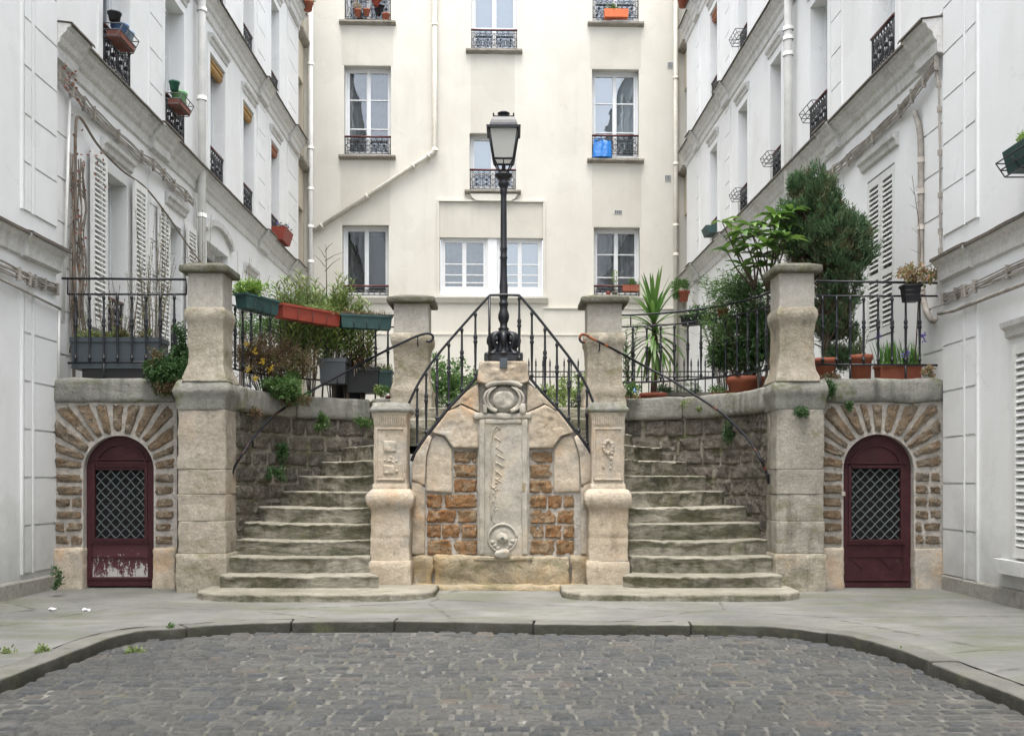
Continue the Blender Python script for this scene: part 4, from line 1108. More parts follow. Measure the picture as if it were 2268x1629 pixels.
def cables(fac, root, pts, n, r=.009, spread=.05, name='cables'):
    mb = MB(); base = crom([(p[0], p[1], p[2]) for p in pts], 8)
    for k in range(n):
        o1 = (k/(max(1, n-1))-.5)*spread*2; ph = rnd(0, 50); P = []
        for i, p in enumerate(base): P.append(fac.f(p[0], p[1]+o1*.8+spread*.55*nz(i*.22+ph, k), p[2]+.012*nz(i*.3, ph)+.008*k/n))
        mb.tube(P, r*rnd(.7, 1.3), 5)
    for i in range(0, len(base), 5):
        p = base[i]; fb(mb, fac, p[0]-.01, p[0]+.01, p[1]-spread-.01, p[1]+spread+.01, p[2]-.02, p[2]+.025)
    return mb.build(name, 'cable', root)

# ---- near blocks (street side)
def near(fac, side, label):
    root = T('apartment_building', label, 'building', (fac.b, 8, 0), 'white rendered apartment buildings along the street')
    zc = 3.64 if side < 0 else 3.52; ye = 10.74 if side < 0 else 10.64
    ops = []
    if side > 0:
        pu = lambda p: fac.u(p)
        ops = [(7.65, 8.55, .45, 2.38), (7.75, 8.62, 3.95, 6.0), (7.75, 8.62, 7.3, 9.3)]
    for yy in (6., 3.2, .4, -2.4, -5.2):
        ops += [(yy-.5, yy+.5, .7, 2.6), (yy-.5, yy+.5, 4.15, 6.2), (yy-.5, yy+.5, 7.3, 9.3)]
    mb = wall(fac, -9, ye, -.1, 14.5, ops); 
    n_ = fac.n
    mb.add([fac.f(ye, -.1, 0), fac.f(ye, 14.5, 0), fac.f(ye, 14.5, -6), fac.f(ye, -.1, -6)], [(0, 1, 2, 3)])
    mb.add([fac.f(ye, 14.5, 0), fac.f(-9, 14.5, 0), fac.f(-9, 14.5, -6), fac.f(ye, 14.5, -6)], [(0, 1, 2, 3)])
    mb.build('wall', 'white', root)
    for o in ops: window(fac, root, o[0], o[1], o[2], o[3], fill='curtain')
    cornice(fac, root, -9, ye+.02, zc, [(9.93, ye+.026)], .55, .24)
    cornice(fac, root, -9, ye+.02, 13.9, [], 1.2, .34)
    if side < 0: sp, st = [(10.235, 10.735), (10.02, 10.16)], [(10.175, 10.205), (9.955, 9.985)]
    else: sp, st = [(10.17, 10.635), (9.90, 10.11)], [(10.115, 10.145), (9.84, 9.87)]
    quoins(fac, root, sp, .22 if side < 0 else .16, zc-.55, .487, st)
    quoins(fac, root, sp, zc+.25, 13.3, .487, st)
    quoins(fac, root, [(7.0, 7.3)], zc+.25, 13.3, .487, [])
    mb = MB(); prof(mb, fac, -9, ye-.005, [(0, -.1), (.035, -.1), (.03, .14), (.02, .155), (0, .165)], 0, 60); mb.build('plinth', 'smooth', root)
    # cables under the cornice
    cables(fac, root, [(ye-.05, zc-.42, .03), (ye-.5, zc-.43, .035), (9.9, zc-.46, .09), (9.4, zc-.43, .04), (7, zc-.44, .04), (4, zc-.42, .04)], 5, .010, .055)
    if side < 0:
        pipe(fac, root, [(ye-.02, zc-.62, .05), (10.3, zc-.60, .05), (9.5, zc-.56, .05), (5, zc-.5, .05)], .013, [], 'cable', 'conduit')
        pipe(fac, root, [(ye+.0, 3.0, .03), (ye+.0, 2.25, .03)], .014, [], 'pipe', 'conduit')
    else:
        pipe(fac, root, [(ye-.0, zc-.57, .06), (10.3, zc-.60, .06), (9.5, zc-.60, .06), (5, zc-.62, .06)], .020, [], 'cable', 'conduit')
    return root
NL = near(LN, -1, 'white building at the left edge, beside the left cellar door')
NR = near(RN, 1, 'white building at the right edge, beside the right cellar door')
# shuttered ground floor window of the right block
mb = MB(); louvre(mb, RN, 8.58, 9.10, .46, 2.40, .012); mb.build('shutter', 'shut', NR)
mb = MB(); fb(mb, RN, 7.4, 9.38, .30, .43, 0, .09); mb.build('sill', 'white', NR)
hood(RN, NR, 7.1, 9.25, 2.52)

# ---- the court facades above the terrace
lw = [(225, 285), (363.5, 405), (463.5, 497), (537, 561), (599, 617)]
rw = [(1985, 1934), (1835, 1797), (1732, 1708), (1657, 1636.5), (1590, 1574)]
def court(fac, side, label, wins, low):
    root = T('apartment_building', label, 'building', (fac.f(12, 0, 0)[0], 12, TZ), 'white rendered buildings on both sides of the court')
    y0 = 10.75 if side < 0 else 10.65; ye = fac.u(661 if side < 0 else 1521)
    c1, c2, c3 = 6.1, 9.1, 12.1
    ops = []; info = []
    for k, (pa, pb) in enumerate(wins):
        a, b = fac.u(pa), fac.u(pb)
        for (v0, v1, row) in ((6.24, 8.28, 1), (9.24, 11.25, 2), (12.25, 14.0, 3)):
            ops.append((a, b, v0, v1, .30)); info.append((a, b, v0, v1, row, k))
    for (a, b, v0, v1) in low: ops.append((a, b, v0, v1, .28))
    mb = wall(fac, y0, ye, TZ-.3, 14.6, ops, 0)
    mb.add([fac.f(ye, TZ-.3, 0), fac.f(ye, 14.6, 0), fac.f(ye, 14.6, -.5), fac.f(ye, TZ-.3, -.5)], [(0, 1, 2, 3)])
    mb.add([fac.f(y0, 14.6, 0), fac.f(ye, 14.6, 0), fac.f(ye, 14.6, -6), fac.f(y0, 14.6, -6)], [(0, 1, 2, 3)])
    mb.build('wall', 'whiteup', root)
    br = [(y0-.006, y0+.55)]
    pil = [(330, 362), (570, 586), (637, 656)] if side < 0 else [(1864, 1843), (1618, 1607), (1550, 1543)]
    for a, b in pil: br.append((fac.u(a)-.05, fac.u(b)+.05))
    for c in (c1, c2, c3): cornice(fac, root, y0+.0, ye+.02, c, br, 1., .36)
    cornice(fac, root, y0, ye+.02, 14.5, br, 1.2, .36)
    for (v0, v1) in ((TZ+.05, c1-.62), (c1+.08, c2-.42), (c2+.08, c3-.42), (c3+.08, 14.05)):
        sp = [(y0+.02, y0+.50)]+[(fac.u(a), fac.u(b)) for a, b in pil]
        quoins(fac, root, sp, v0, v1, .487, [(fac.u(a)-.06, fac.u(a)-.035) for a, b in pil], 0, 'whiteup')
    for (a, b, v0, v1, row, k) in info:
        rl = None if (side < 0 and row == 3) else (v0+.03, v0+.50)
        o = window(fac, root, a, b, v0, v1, rail=rl, fill='curtain' if (k+row) % 2 else 'curtw', railw=.02 if (k < 2) else -.03)
        hood(fac, root, a-.09, b+.09, v1+.17)
        mb = MB(); w_ = .13
        fb(mb, fac, a-w_, a-.002, v0-.02, v1+w_, 0, .018); fb(mb, fac, b+.002, b+w_, v0-.02, v1+w_, 0, .018); fb(mb, fac, a-.002, b+.002, v1+.002, v1+w_, 0, .0175)
        mb.build('architrave', 'whiteup', root)
        aw = (side < 0 and row == 1 and k >= 2) or (side > 0 and row == 2 and k == 4)
        if aw:
            mb = MB(); mb.tube([fac.f(a+.02, v1-.13, -.09), fac.f(b-.02, v1-.13, -.09)], .065, 10); fb(mb, fac, a+.01, b-.01, v1-.08, v1-.03, -.12, -.02); mb.build('rolled_awning', 'awn' if k != 4 else 'awnr', o)
    for (a, b, v0, v1) in low:
        window(fac, root, a, b, v0, v1, bars=(.3, .6), fill='curtw', rail=(v0+.02, v0+.5))
    return root, c1
lowL = [(LM.u(231), LM.u(281), 2.95, 5.0), (LM.u(370), LM.u(402), 2.95, 4.98), (LM.u(458), LM.u(505), 2.95, 5.12), (LM.u(543), LM.u(562), 2.95, 4.9)]
lowR = [(RM.u(1981), RM.u(1921), 2.95, 5.0), (RM.u(1800), RM.u(1765), 2.95, 5.0), (RM.u(1600), RM.u(1585), 2.2, 4.6)]
CL_, _ = court(LM, -1, 'white building on the left of the court with trailing cables and open louvred shutters', lw, lowL)
CR_, _ = court(RM, 1, 'white building on the right of the court with closed louvred shutters behind the conifer', rw, lowR)
for i, (a, b, v0, v1) in enumerate(lowL):
    hood(LM, CL_, a-.12, b+.12, v1+.24, arch=(i == 2))
    if i in (0, 1):
        for (s0, s1) in ((a-.53, a-.10), (b+.06, b+.50)):
            mb = MB(); louvre(mb, LM, s0, s1, v0+.03, v1+.10, .05); mb.build('shutter', 'shut', CL_)
    if i == 3:
        mb = MB(); louvre(mb, LM, a-.42, a-.04, v0+.03, v1-.3, .05); mb.build('shutter', 'shut', CL_)
for i, (a, b, v0, v1) in enumerate(lowR):
    hood(RM, CR_, a-.14, b+.14, v1+.20); um = (a+b)/2
    for (s0, s1) in ((a+.004, um-.004), (um+.004, b-.004)):
        mb = MB(); louvre(mb, RM, s0, s1, v0+.02, v1-.03, -.03, 2); mb.build('shutter', 'shut', CR_)
# drainpipes and cables
u_ = LM.u(447, .12); pipe(LM, CL_, [(u_, 15, .12), (u_, TZ, .12)], .062, [((u_, z, .12), (0, 0, 1)) for z in (4.2, 5.35, 7.2, 8.6, 10.2)])
u_ = RM.u(1746, .12); pipe(RM, CR_, [(u_, 15, .12), (u_, TZ, .12)], .066, [((u_, z, .12), (0, 0, 1)) for z in (4.2, 7.9, 8.15, 8.3)])
cables(LM, CL_, [(10.85, 5.62, .06), (11.3, 5.50, .10), (11.9, 5.52, .05), (13.2, 5.50, .05), (13.8, 5.50, .10), (14.6, 5.5, .05), (15.4, 5.48, .08)], 6, .011, .075)
cables(RM, CR_, [(10.70, 5.66, .07), (11.1, 5.52, .11), (11.8, 5.50, .05), (13.2, 5.46, .05), (13.9, 5.45, .10), (14.6, 5.45, .05)], 6, .011, .07)
# wrapped pipes on the corner of the right court facade
cables(RM, CR_, [(10.72, 5.55, .05), (10.70, 5.3, .04), (10.69, 4.6, .035), (10.68, 3.9, .035), (10.67, 3.55, .04)], 3, .009, .02)
P_ = crom([(11.28, 5.35, .05), (11.14, 5.0, .05), (11.13, 4.2, .05), (11.12, 3.4, .05), (11.0, 3.05, .05), (10.8, 2.90, .07), (10.66, 2.90, .10)], 6)
pipe(RM, CR_, [tuple(p) for p in P_], .032, [((11.13, z, .05), (0, 0, 1)) for z in (4.75, 4.4, 4.0, 3.5)], 'cable', 'wrapped_conduit')
pipe(LM, CL_, [(11.15, 5.6, .06), (11.0, 2.9, .05)], .016, [], 'pipe', 'conduit')
mb = MB(); P_ = [LM.f(u, v, w) for u, v, w in ((11.28, 5.05, .06), (11.35, 5.32, .07), (11.9, 5.18, .06), (12.6, 5.1, .07), (13.4, 5.12, .07), (14.2, 4.95, .1), (14.9, 4.75, .12), (15.4, 4.55, .2), (15.9, 4.5, .25))]
mb.tube(crom(P_, 8), .017, 6, 0, True, .009)
P_ = [LM.f(u, v, w) for u, v, w in ((11.26, 2.1, .06), (11.24, 3.2, .05), (11.28, 4.2, .06), (11.28, 5.05, .06))]; mb.tube(crom(P_, 8), .019, 6)
for k in range(13):
    u = rnd(11.15, 11.48); pts = [LM.f(u+rnd(-.05, .05)+.04*nz(k, z), z, .05+rnd(0, .05)) for z in [2.6+j*.28 for j in range(rnd(0, 1) < .5 and 9 or 6)]]
    mb.tube(crom(pts, 3), .008, 4)
    z = rnd(2.6, 4.7); mb.tube([LM.f(11.15, z, .06), LM.f(11.48, z+.2, .06)], .006, 4); mb.tube([LM.f(11.15, z+.2, .07), LM.f(11.48, z, .07)], .006, 4)
vn = mb.build('climbing_vine', 'vine'); tag(vn, 'bare climbing vine on a trellis up the left court wall, trailing below the cornice', 'vine')
mb = MB()
for k in range(70, 150):
    c = Vector(LM.f(rnd(11.1, 11.42), rnd(3., 5.6), .1)); 
    if k > 110: c = Vector(LM.f(rnd(11.3, 12.0), rnd(4.7, 5.2), .12))
    if k > 125: c = Vector(LM.f(rnd(10.8, 11.2), rnd(5.4, 5.75), .14))
    mb.leaf(c, Vector((rnd(-1, 1), rnd(-1, 1), rnd(-1, 0))), Vector((0, -1, .2)), .045, .032)
mb.build('leaves', 'redleaf', vn)

# ---- cream end returns and back building
BB = T('apartment_building', 'cream rendered apartment building closing the back of the court', 'building', (0, 23.6, TZ))
for fac, pa, pb, sd in ((Fac(0, -5.10, 1), 661, 690, -1), (Fac(-.0315, 5.06, -1), 1521, 1500, 1)):
    y0 = LM.u(661) if sd < 0 else RM.u(1521); y1 = 24.9; um = y0+.25
    ops = [(um, um+.62, v, v+2.0, .3) for v in (2.9, 5.75, 8.85, 11.9)]
    wall(fac, y0, y1, TZ-.3, 14.8, ops).build('wall', 'creamd', BB)
    for o in ops: window(fac, BB, o[0], o[1], o[2], o[3], fill='dark', sill=(o[0]-.15, o[1]+.12, o[2]-.14, o[2], .17), rail=(o[2]+.04, o[2]+.45), two=True)
W = {}
def bp(p0, p1, q0, q1): return (BK.u(p0), BK.u(p1), BK.v((p0+p1)/2, q1), BK.v((p0+p1)/2, q0))
bw = {'A1': bp(763, 866, -150, 46), 'A2': bp(762, 866, 145, 343), 'A3': bp(758, 861, 498, 656), 'B1': bp(1043, 1146, -90, 109), 'B2': bp(1040, 1143, 295, 420),
      'C1': bp(1312, 1415, -146, 49), 'C2': bp(1311, 1415, 153, 351), 'C3': bp(1315, 1417, 503, 656), 'P': bp(974, 1203, 526, 656)}
ops = [bw[k] for k in bw]
ux0, ux1 = -5.5, 4.7
mb = wall(BK, ux0, ux1, TZ-.3, 14.8, ops, 0, .24)
mb.build('wall', 'cream', BB)
mb = MB(); mb.add([BK.f(ux0, 14.8, 0), BK.f(ux1, 14.8, 0), BK.f(ux1, 14.8, -6), BK.f(ux0, 14.8, -6)], [(0, 1, 2, 3)]); mb.build('roof', 'zinc', BB)
def bs(k, q0, q1, ex=.12): a, b = bw[k][:2]; return (a-ex, b+ex, bw[k][2]-.115, bw[k][2]-.01, .12)
window(BK, BB, *bw['A1'], fill='dark', sill=bs('A1', 46, 55), rail=(bw['A1'][2]+.06, bw['A1'][2]+.95), railw=-.05)
window(BK, BB, *bw['A2'], fill='curtain', bars=(.345, .69), sill=bs('A2', 343, 352), rail=(bw['A2'][2]+.06, bw['A2'][2]+.46), gl='glass')
window(BK, BB, *bw['A3'], fill='dark', bars=(), rail=(bw['A3'][2]+.05, bw['A3'][2]+.26))
window(BK, BB, *bw['B1'], fill='curtw', bars=(.74,), sill=bs('B1', 110, 120), rail=(bw['B1'][2]+.05, bw['B1'][2]+.49), gl='glassb')
window(BK, BB, *bw['B2'], fill='curtw', bars=(.7,), sill=bs('B2', 421, 432), rail=(bw['B2'][2]+.05, bw['B2'][2]+.50), gl='glassb')
window(BK, BB, *bw['C1'], fill='curtain', bars=(.345, .69), sill=bs('C1', 50, 60), rail=(bw['C1'][2]+.14, bw['C1'][2]+.62), gl='glassb')
window(BK, BB, *bw['C2'], fill='curtw', bars=(.345, .69), sill=bs('C2', 351, 361), rail=(bw['C2'][2]+.14, bw['C2'][2]+.58), gl='glassb')
window(BK, BB, *bw['C3'], fill='curtain', bars=(.36, .72), rail=(bw['C3'][2]+.05, bw['C3'][2]+.26))
a, b, c, d = bw['P']; m0, m1 = BK.u(1080), BK.u(1101)
mb = MB(); fb(mb, BK, m0, m1, c, d, -.2, -.03); fb(mb, BK, a+.001, b-.001, c+.001, c+.12, -.2, -.045); mb.build('mullion', 'frame', BB)
window(BK, BB, a+.02, m0-.001, c+.12, d, bars=(.48, .70, .86), fill='curtain', wr=-.12)
window(BK, BB, m1+.001, b-.02, c+.12, d, bars=(.48, .70, .86), fill='curtw', wr=-.12, gl='glassb')
mb = MB()
for (k, e) in (('A3', .1), ('C3', .1), ('P', .12)):
    a, b, c, d = bw[k]; prof(mb, BK, a-e, b+e, [(0, c-.17), (.05, c-.16), (.09, c-.08), (.11, c-.05), (.11, c-.005), (0, c)])
mb.build('sill_band', 'cream', BB)
# panels, bands and the surround of the wide window
mb = MB(); a, b, c, d = bw['P']; v1 = BK.v(1087, 447)
fb(mb, BK, a-.06, a-.015, c, v1, 0, .05); fb(mb, BK, b+.0, b+.045, c, v1, 0, .05); fb(mb, BK, a-.06, b+.045, v1, v1+.05, 0, .055)
for (p0, p1, q) in ((690, 955, 742), (955, 1303, 742), (1303, 1500, 683), (1203, 1303, 683)):
    vq = BK.v(1100, q); fb(mb, BK, BK.u(p0)+.002, BK.u(p1)-.002, TZ, vq, 0, .03 if q == 683 else .045); fb(mb, BK, BK.u(p0)+.002, BK.u(p1)-.002, vq, vq+.03, 0, .06)
mb.build('plinth_bands', 'cream', BB)
mb = MB()
ub = BK.u(1091); vb_ = bw['B2'][2]-.12
mb.prism([(ub-.55, vb_), (ub+.62, vb_), (ub+.56, vb_-.10), (ub+.45, vb_-.17), (ub-.38, vb_-.17), (ub-.5, vb_-.10)], BK.f, 0, .09); mb.build('corbel', 'cream', BB)
mb = MB()   # run-off stained render between the windows
for (k, q0, q1, e) in (('A2', 57, 144, .06), ('A3', 354, 497, .04), ('C2', 63, 151, .05), ('C3', 363, 502, .04), ('B2', 122, 294, -.03)):
    a, b = bw[k][:2]; pm = CX+F*((a+b)/2)/BK.f((a+b)/2, 0, 0)[1]; mb = MB(); fb(mb, BK, a-e, b+e, BK.v(pm, q1)+.004, BK.v(pm, q0)-.004, 0, .003); mb.build('stained_render', 'creams', BB)
mb = MB(); a, b = bw['P'][:2]; fb(mb, BK, a+.001, b-.001, bw['P'][3]+.002, BK.v(1087, 447)-.002, 0, .003)
mb.build('stained_render', 'creams', BB)
# vents
mb = MB()
for (p, q, w_, h_) in ((1484, 144, .13, .13), (1479, 394, .14, .13), (1369, 469, .19, .08)):
    u, v = BK.u(p), BK.v(p, q); fb(mb, BK, u-w_/2-.012, u+w_/2+.012, v-h_/2-.012, v+h_/2+.012, 0, .012)
    for j in range(4): fb(mb, BK, u-w_/2+w_*j/4+.006, u-w_/2+w_*(j+1)/4-.006, v-h_/2, v+h_/2, .0125, .018, 1)
mb.build('vents', ['trim', 'wire'], BB)
Zv = (0, 0, 1)
u = BK.u(688, .1); pipe(BK, BB, [(u, 14.8, .1), (u, TZ, .1)], .062, [((u, BK.v(688, q), .1), Zv) for q in (145, 330, 420, 503, 580)], 'pipe')
u = BK.u(1497, .1); pipe(BK, BB, [(u, 14.8, .1), (u, TZ, .1)], .058, [((u, BK.v(1497, q), .1), Zv) for q in (175, 365, 500, 565, 640)], 'pipec')
u = BK.u(963, .09); u2 = BK.u(963, .09); ve = BK.v(963, 338, .09); uj = BK.u(694, .1); vj = BK.v(694, 512, .1)
pth = [(u, 14.8, .09), (u, ve+.12, .09), (u-.015, ve+.04, .09), (u-.07, ve-.02, .09)]+[(uj, vj, .09)]
pipe(BK, BB, pth, .058, [((u, BK.v(963, 57), .09), Zv), ((u, BK.v(963, 333), .09), Zv)]+[((u-.07+(uj-u+.07)*t, ve-.02+(vj-ve+.02)*t, .09), (-2.8, 0, -1.75)) for t in (.03, .16, .55, .93)], 'pipec')

# ================================================================ street lamp
lx, ly = XX(1115.5, 10.83), 10.83; lz = ZZ(799, 10.83); k_ = 10.83/F
def lz_(q): return ZZ(q, 10.83)-lz
LP = T('street_lamp', 'black cast iron street lamp standing on top of the fountain wall', 'street lamp', (lx, ly, lz))
mb = MB(); mb.box((lx-.21, ly-.13, lz-.004), (lx+.21, ly+.13, lz+.052)); mb.lathe([(.16, .05), (.165, .075), (.12, .09)], (lx, ly, lz), 4, 0, False, rot=R(45))
mb.lathe([(.105, .05), (.10, .12), (.075, .17), (.062, .25), (.06, .33)], (lx, ly, lz), 12)
for (dx, dy) in ((-1, 0), (1, 0), (0, -1), (0, 1), (-.7, -.7), (.7, -.7)):   # scrolled lion feet
    P_ = [(lx+dx*r_, ly+dy*r_*.75, lz+z_) for r_, z_ in ((.05, .27), (.10, .29), (.150, .255), (.158, .20), (.125, .155), (.125, .11), (.16, .085), (.195, .072))]
    mb.tube(crom(P_, 4), .036, 7, 0, True, .02)
    mb.rbox((lx+dx*.13-.035, ly+dy*.1-.035, lz+.20), (lx+dx*.13+.035, ly+dy*.1+.035, lz+.275), .03, .008, .02, None, 0, 20)
    mb.rbox((lx+dx*.175-.035, ly+dy*.13-.03, lz+.05), (lx+dx*.175+.035, ly+dy*.13+.03, lz+.095), .02, .004, .02)
mb.build('base', 'iron', LP)
def px(r): return r*k_
post = [(8, 785), (9, 755), (15.5, 747), (16, 742), (10, 736), (10, 731), (13, 728), (8.5, 724), (8, 716), (12, 706), (12.3, 697), (9.5, 688), (8.5, 682), (9, 676), (10.5, 674), (10.5, 670), (8, 667), (8.2, 660), (10, 656), (10, 651), (9, 645), (9.5, 636), (8.6, 628), (8, 618), (7.5, 600), (7.3, 574), (8.3, 572), (8.3, 568), (7.2, 565), (7.3, 554), (8.2, 552), (8, 549), (7.2, 546), (7, 500), (6.6, 440), (6.4, 432), (7.6, 429), (7.6, 424), (8.5, 421), (7, 418), (9.5, 414), (12, 409), (12.2, 404), (9.5, 400), (11.5, 398), (15, 394), (19.5, 390), (19.7, 386), (14, 384), (8, 380), (4.5, 374), (4, 366)]
mb = MB(); mb.lathe([(px(r), lz_(q)) for r, q in post], (lx, ly, lz), 20); mb.build('post', 'iron', LP)
mb = MB(); s2 = math.sqrt(2)
zb, zt = lz_(357), lz_(293); rb, rt = px(21.5), px(31.5)
for i in range(4):
    a = R(45+90*i); c, s_ = math.cos(a)*s2, math.sin(a)*s2; c2, s3 = math.cos(a+math.pi/2)*s2, math.sin(a+math.pi/2)*s2
    P0 = (lx+c*rb, ly+s_*rb, lz+zb); P1 = (lx+c*rt, ly+s_*rt, lz+zt); Q0 = (lx+c2*rb, ly+s3*rb, lz+zb)
    mb.tube([P0, P1], .011, 6); mb.tube([P0, Q0], .012, 6)
    Pm = [(lx+c*rb, ly+s_*rb, lz+zb), (lx+c*rb*.78, ly+s_*rb*.78, lz+zb-.035), (lx+c*rb*.62, ly+s_*rb*.62, lz+zb-.075), (lx+c*px(5), ly+s_*px(5), lz+lz_(386))]
    mb.tube(crom(Pm, 4), .008, 5)
    m_ = ((P0[0]+Q0[0])/2, (P0[1]+Q0[1])/2, lz+zb); mb.tube(crom([m_, (lx+(m_[0]-lx)*.6, ly+(m_[1]-ly)*.6, lz+zb-.05), (lx+(m_[0]-lx)*.3, ly+(m_[1]-ly)*.3, lz+lz_(384))], 3), .006, 5)
mb.build('lantern_frame', 'iron', LP)
for i in range(4):
    mb = MB(); a = R(45+90*i); b_ = a+math.pi/2; f = .97
    mb.add([(lx+math.cos(a)*s2*rb*f, ly+math.sin(a)*s2*rb*f, lz+zb+.005), (lx+math.cos(b_)*s2*rb*f, ly+math.sin(b_)*s2*rb*f, lz+zb+.005), (lx+math.cos(b_)*s2*rt*f, ly+math.sin(b_)*s2*rt*f, lz+zt), (lx+math.cos(a)*s2*rt*f, ly+math.sin(a)*s2*rt*f, lz+zt)], [(0, 1, 2, 3)])
    mb.build('pane', 'lampglass', LP)
mb = MB()
rf = [(31.5, 293.5), (37, 294), (37.5, 288.5), (34, 288), (31, 287), (29.5, 281), (27, 274), (23, 266), (23.5, 264), (20.5, 263.5)]
mb.lathe([(px(r)*s2, lz_(q)) for r, q in rf], (lx, ly, lz), 4, 0, False, rot=R(45))
mb.lathe([(px(r), lz_(q)) for r, q in ((19, 264), (16, 261), (9, 258.5), (8.5, 255), (13, 253.5), (14, 251), (9, 248), (4, 246.5), (.5, 246))], (lx, ly, lz), 16)
for dx in (-1, 1):
    for dy in (-1, 1): mb.lathe([(.008, 0), (.010, .02), (.002, .04)], (lx+dx*px(22), ly+dy*px(22), lz+lz_(264)), 6)
mb.build('roof', 'iron', LP)
mb = MB(); mb.box((lx-.04, ly-.255, lz-.10), (lx+.04, ly-.235, lz+.006)); mb.build('bracket_plate', 'slate', LP)

# ================================================================ railings
def bal_mesh(h=.70, turned=True):
    mb = MB()
    pr = [(.013, 0), (.013, .03), (.020, .035), (.020, .055), (.013, .06), (.011, .10), (.015, .30), (.016, .36), (.023, .375), (.023, .39), (.015, .40), (.022, .42), (.022, .44), (.014, .455), (.011, .62), (.013, .645), (.019, .655), (.019, .67), (.012, .68), (.012, .70)] if turned else [(.012, 0), (.012, .70)]
    mb.lathe([(r, z*h/.70) for r, z in pr], (0, 0, 0), 8); return mb
def balusters(root, places, turned=True):
    """places: (x, y, z, height)"""
    first = None
    for (x, y, z, h) in places:
        if first is None: first = bal_mesh(.70, turned).build('baluster', 'iron'); o = first; o.parent = root
        else: o = first.copy(); COL.objects.link(o); o.parent = root
        o.location = Vector((x, y, z))-root.location; o.scale = (1, 1, h/.70)
def rail(root, pts, r, name='rail', m='iron', flat=False, n=6):
    mb = MB(); mb.tube(pts, r, n); return mb.build(name, m, root)
yr = 10.80
RL = T('railing', 'black iron railing on the wall above the left cellar door', 'railing', (XX(270, yr), yr, 2.27), 'straight iron railings over the cellar doors')
rail(RL, [PT(137, 616, yr), PT(413, 618, yr)], .013); rail(RL, [PT(150, 651, yr), PT(413, 651, yr)], .011); rail(RL, [PT(150, 803, yr), PT(413, 800, yr)], .012)
balusters(RL, [(XX(p, yr), yr, ZZ(802, yr), (802-651)*yr/F) for p in (167, 198.5, 230, 260, 292, 323.5, 355, 386)])
for p in (230, 355): rail(RL, [PT(p, 803, yr), PT(p, 845, yr)], .012, 'foot')
for p in (150, 413): rail(RL, [PT(p, 616, yr), PT(p, 651, yr)], .009, 'spacer')
RR = T('railing', 'black iron railing on the wall above the right cellar door, behind the irises', 'railing', (XX(1950, yr), yr, 2.27), 'straight iron railings over the cellar doors')
rail(RR, [PT(1808, 622, yr), PT(2077, 626, yr)], .013); rail(RR, [PT(1808, 655, yr), PT(2077, 655, yr)], .011); rail(RR, [PT(1808, 806, yr), PT(2077, 808, yr)], .012)
balusters(RR, [(XX(p, yr), yr, ZZ(806, yr), (806-655)*yr/F) for p in (1822, 1853, 1883, 1913, 1945, 1976, 2006, 2037)])
for p in (1883, 2006): rail(RR, [PT(p, 806, yr), PT(p, 845, yr)], .012, 'foot')
def curved_rail(side, label, n):
    cf = cl if side < 0 else cr
    o0 = cf(-1, -.17); root = T('railing', label, 'railing', (o0[0], o0[1], 2.2), 'curved iron railings beside the stairs')
    ths = [-2+i*91/30 for i in range(31)]
    for (z, r_) in ((3.28, .013), (3.13, .011), (2.42, .013)):
        rail(root, [(*cf(t, -.17), z) for t in ths], r_)
    balusters(root, [(*cf(-1+89*(i+.5)/n, -.17), 2.42, .71) for i in range(n)])
    for t in (18, 52, 80): x, y = cf(t, -.17); rail(root, [(x, y, 2.15), (x, y, 2.42)], .012, 'foot'); rail(root, [(x, y, 3.13), (x, y, 3.28)], .009, 'spacer')
    return root
CLR = curved_rail(-1, 'black iron railing curving along the left stairs, hung with flower troughs', 17)
CRR = curved_rail(1, 'black iron railing curving along the right stairs, in front of the yucca', 15)
# rails that climb the gable of the fountain wall
ys = YW-.02
FR = T('railing', 'black iron stair railing rising in a peak over the fountain wall behind the street lamp', 'railing', (-.1, ys, 2.4))
hl = [(905, 894), (923, 855), (948, 814), (975, 778), (1010, 737), (1048, 694), (1085, 653)]
hr = [(1150, 653), (1190, 700), (1235, 757), (1270, 804), (1296, 848), (1310, 880), (1318, 903)]
rail(FR, crom([PT(p, q, ys) for p, q in hl], 6)+[PT(1117, 652, ys)]+crom([PT(p, q, ys) for p, q in hr], 6), .015, 'handrail')
bl = [(911, 1020), (921, 1000), (948, 960), (988, 910), (1033, 861), (1066, 822)]; brr = [(1162, 822), (1195, 861), (1240, 910), (1280, 960), (1307, 1000), (1316, 1020)]
mb = MB()
for L_ in (bl, brr):
    pts = crom([PT(p, q, ys-.005) for p, q in L_], 6)
    mb.tube(pts, .021, 4)
mb.build('bottom_rail', 'iron', FR)
def interp(L_, p):
    for (a, b), (c, d) in zip(L_[:-1], L_[1:]):
        if a <= p <= c: return b+(d-b)*(p-a)/(c-a)
    return L_[0][1] if p < L_[0][0] else L_[-1][1]
pl_ = []
for p in (924, 944, 968, 994, 1023, 1053): q0, q1 = interp(hl, p), interp(bl, p); pl_.append((XX(p, ys), ys, ZZ(q1, ys), (q1-q0)*ys/F))
for p in (1178, 1207, 1233.5, 1260, 1281.6, 1300): q0, q1 = interp(hr, p), interp(brr, p); pl_.append((XX(p, ys), ys, ZZ(q1, ys), (q1-q0)*ys/F))
pl_.append((XX(1150, ys), ys, ZZ(802, ys), 149*ys/F))
balusters(FR, pl_)
mb = MB(); mb.tube([PT(1084, 802, ys), PT(1084, 653, ys)], .014, 6)
mb.build('post', 'iron', FR)
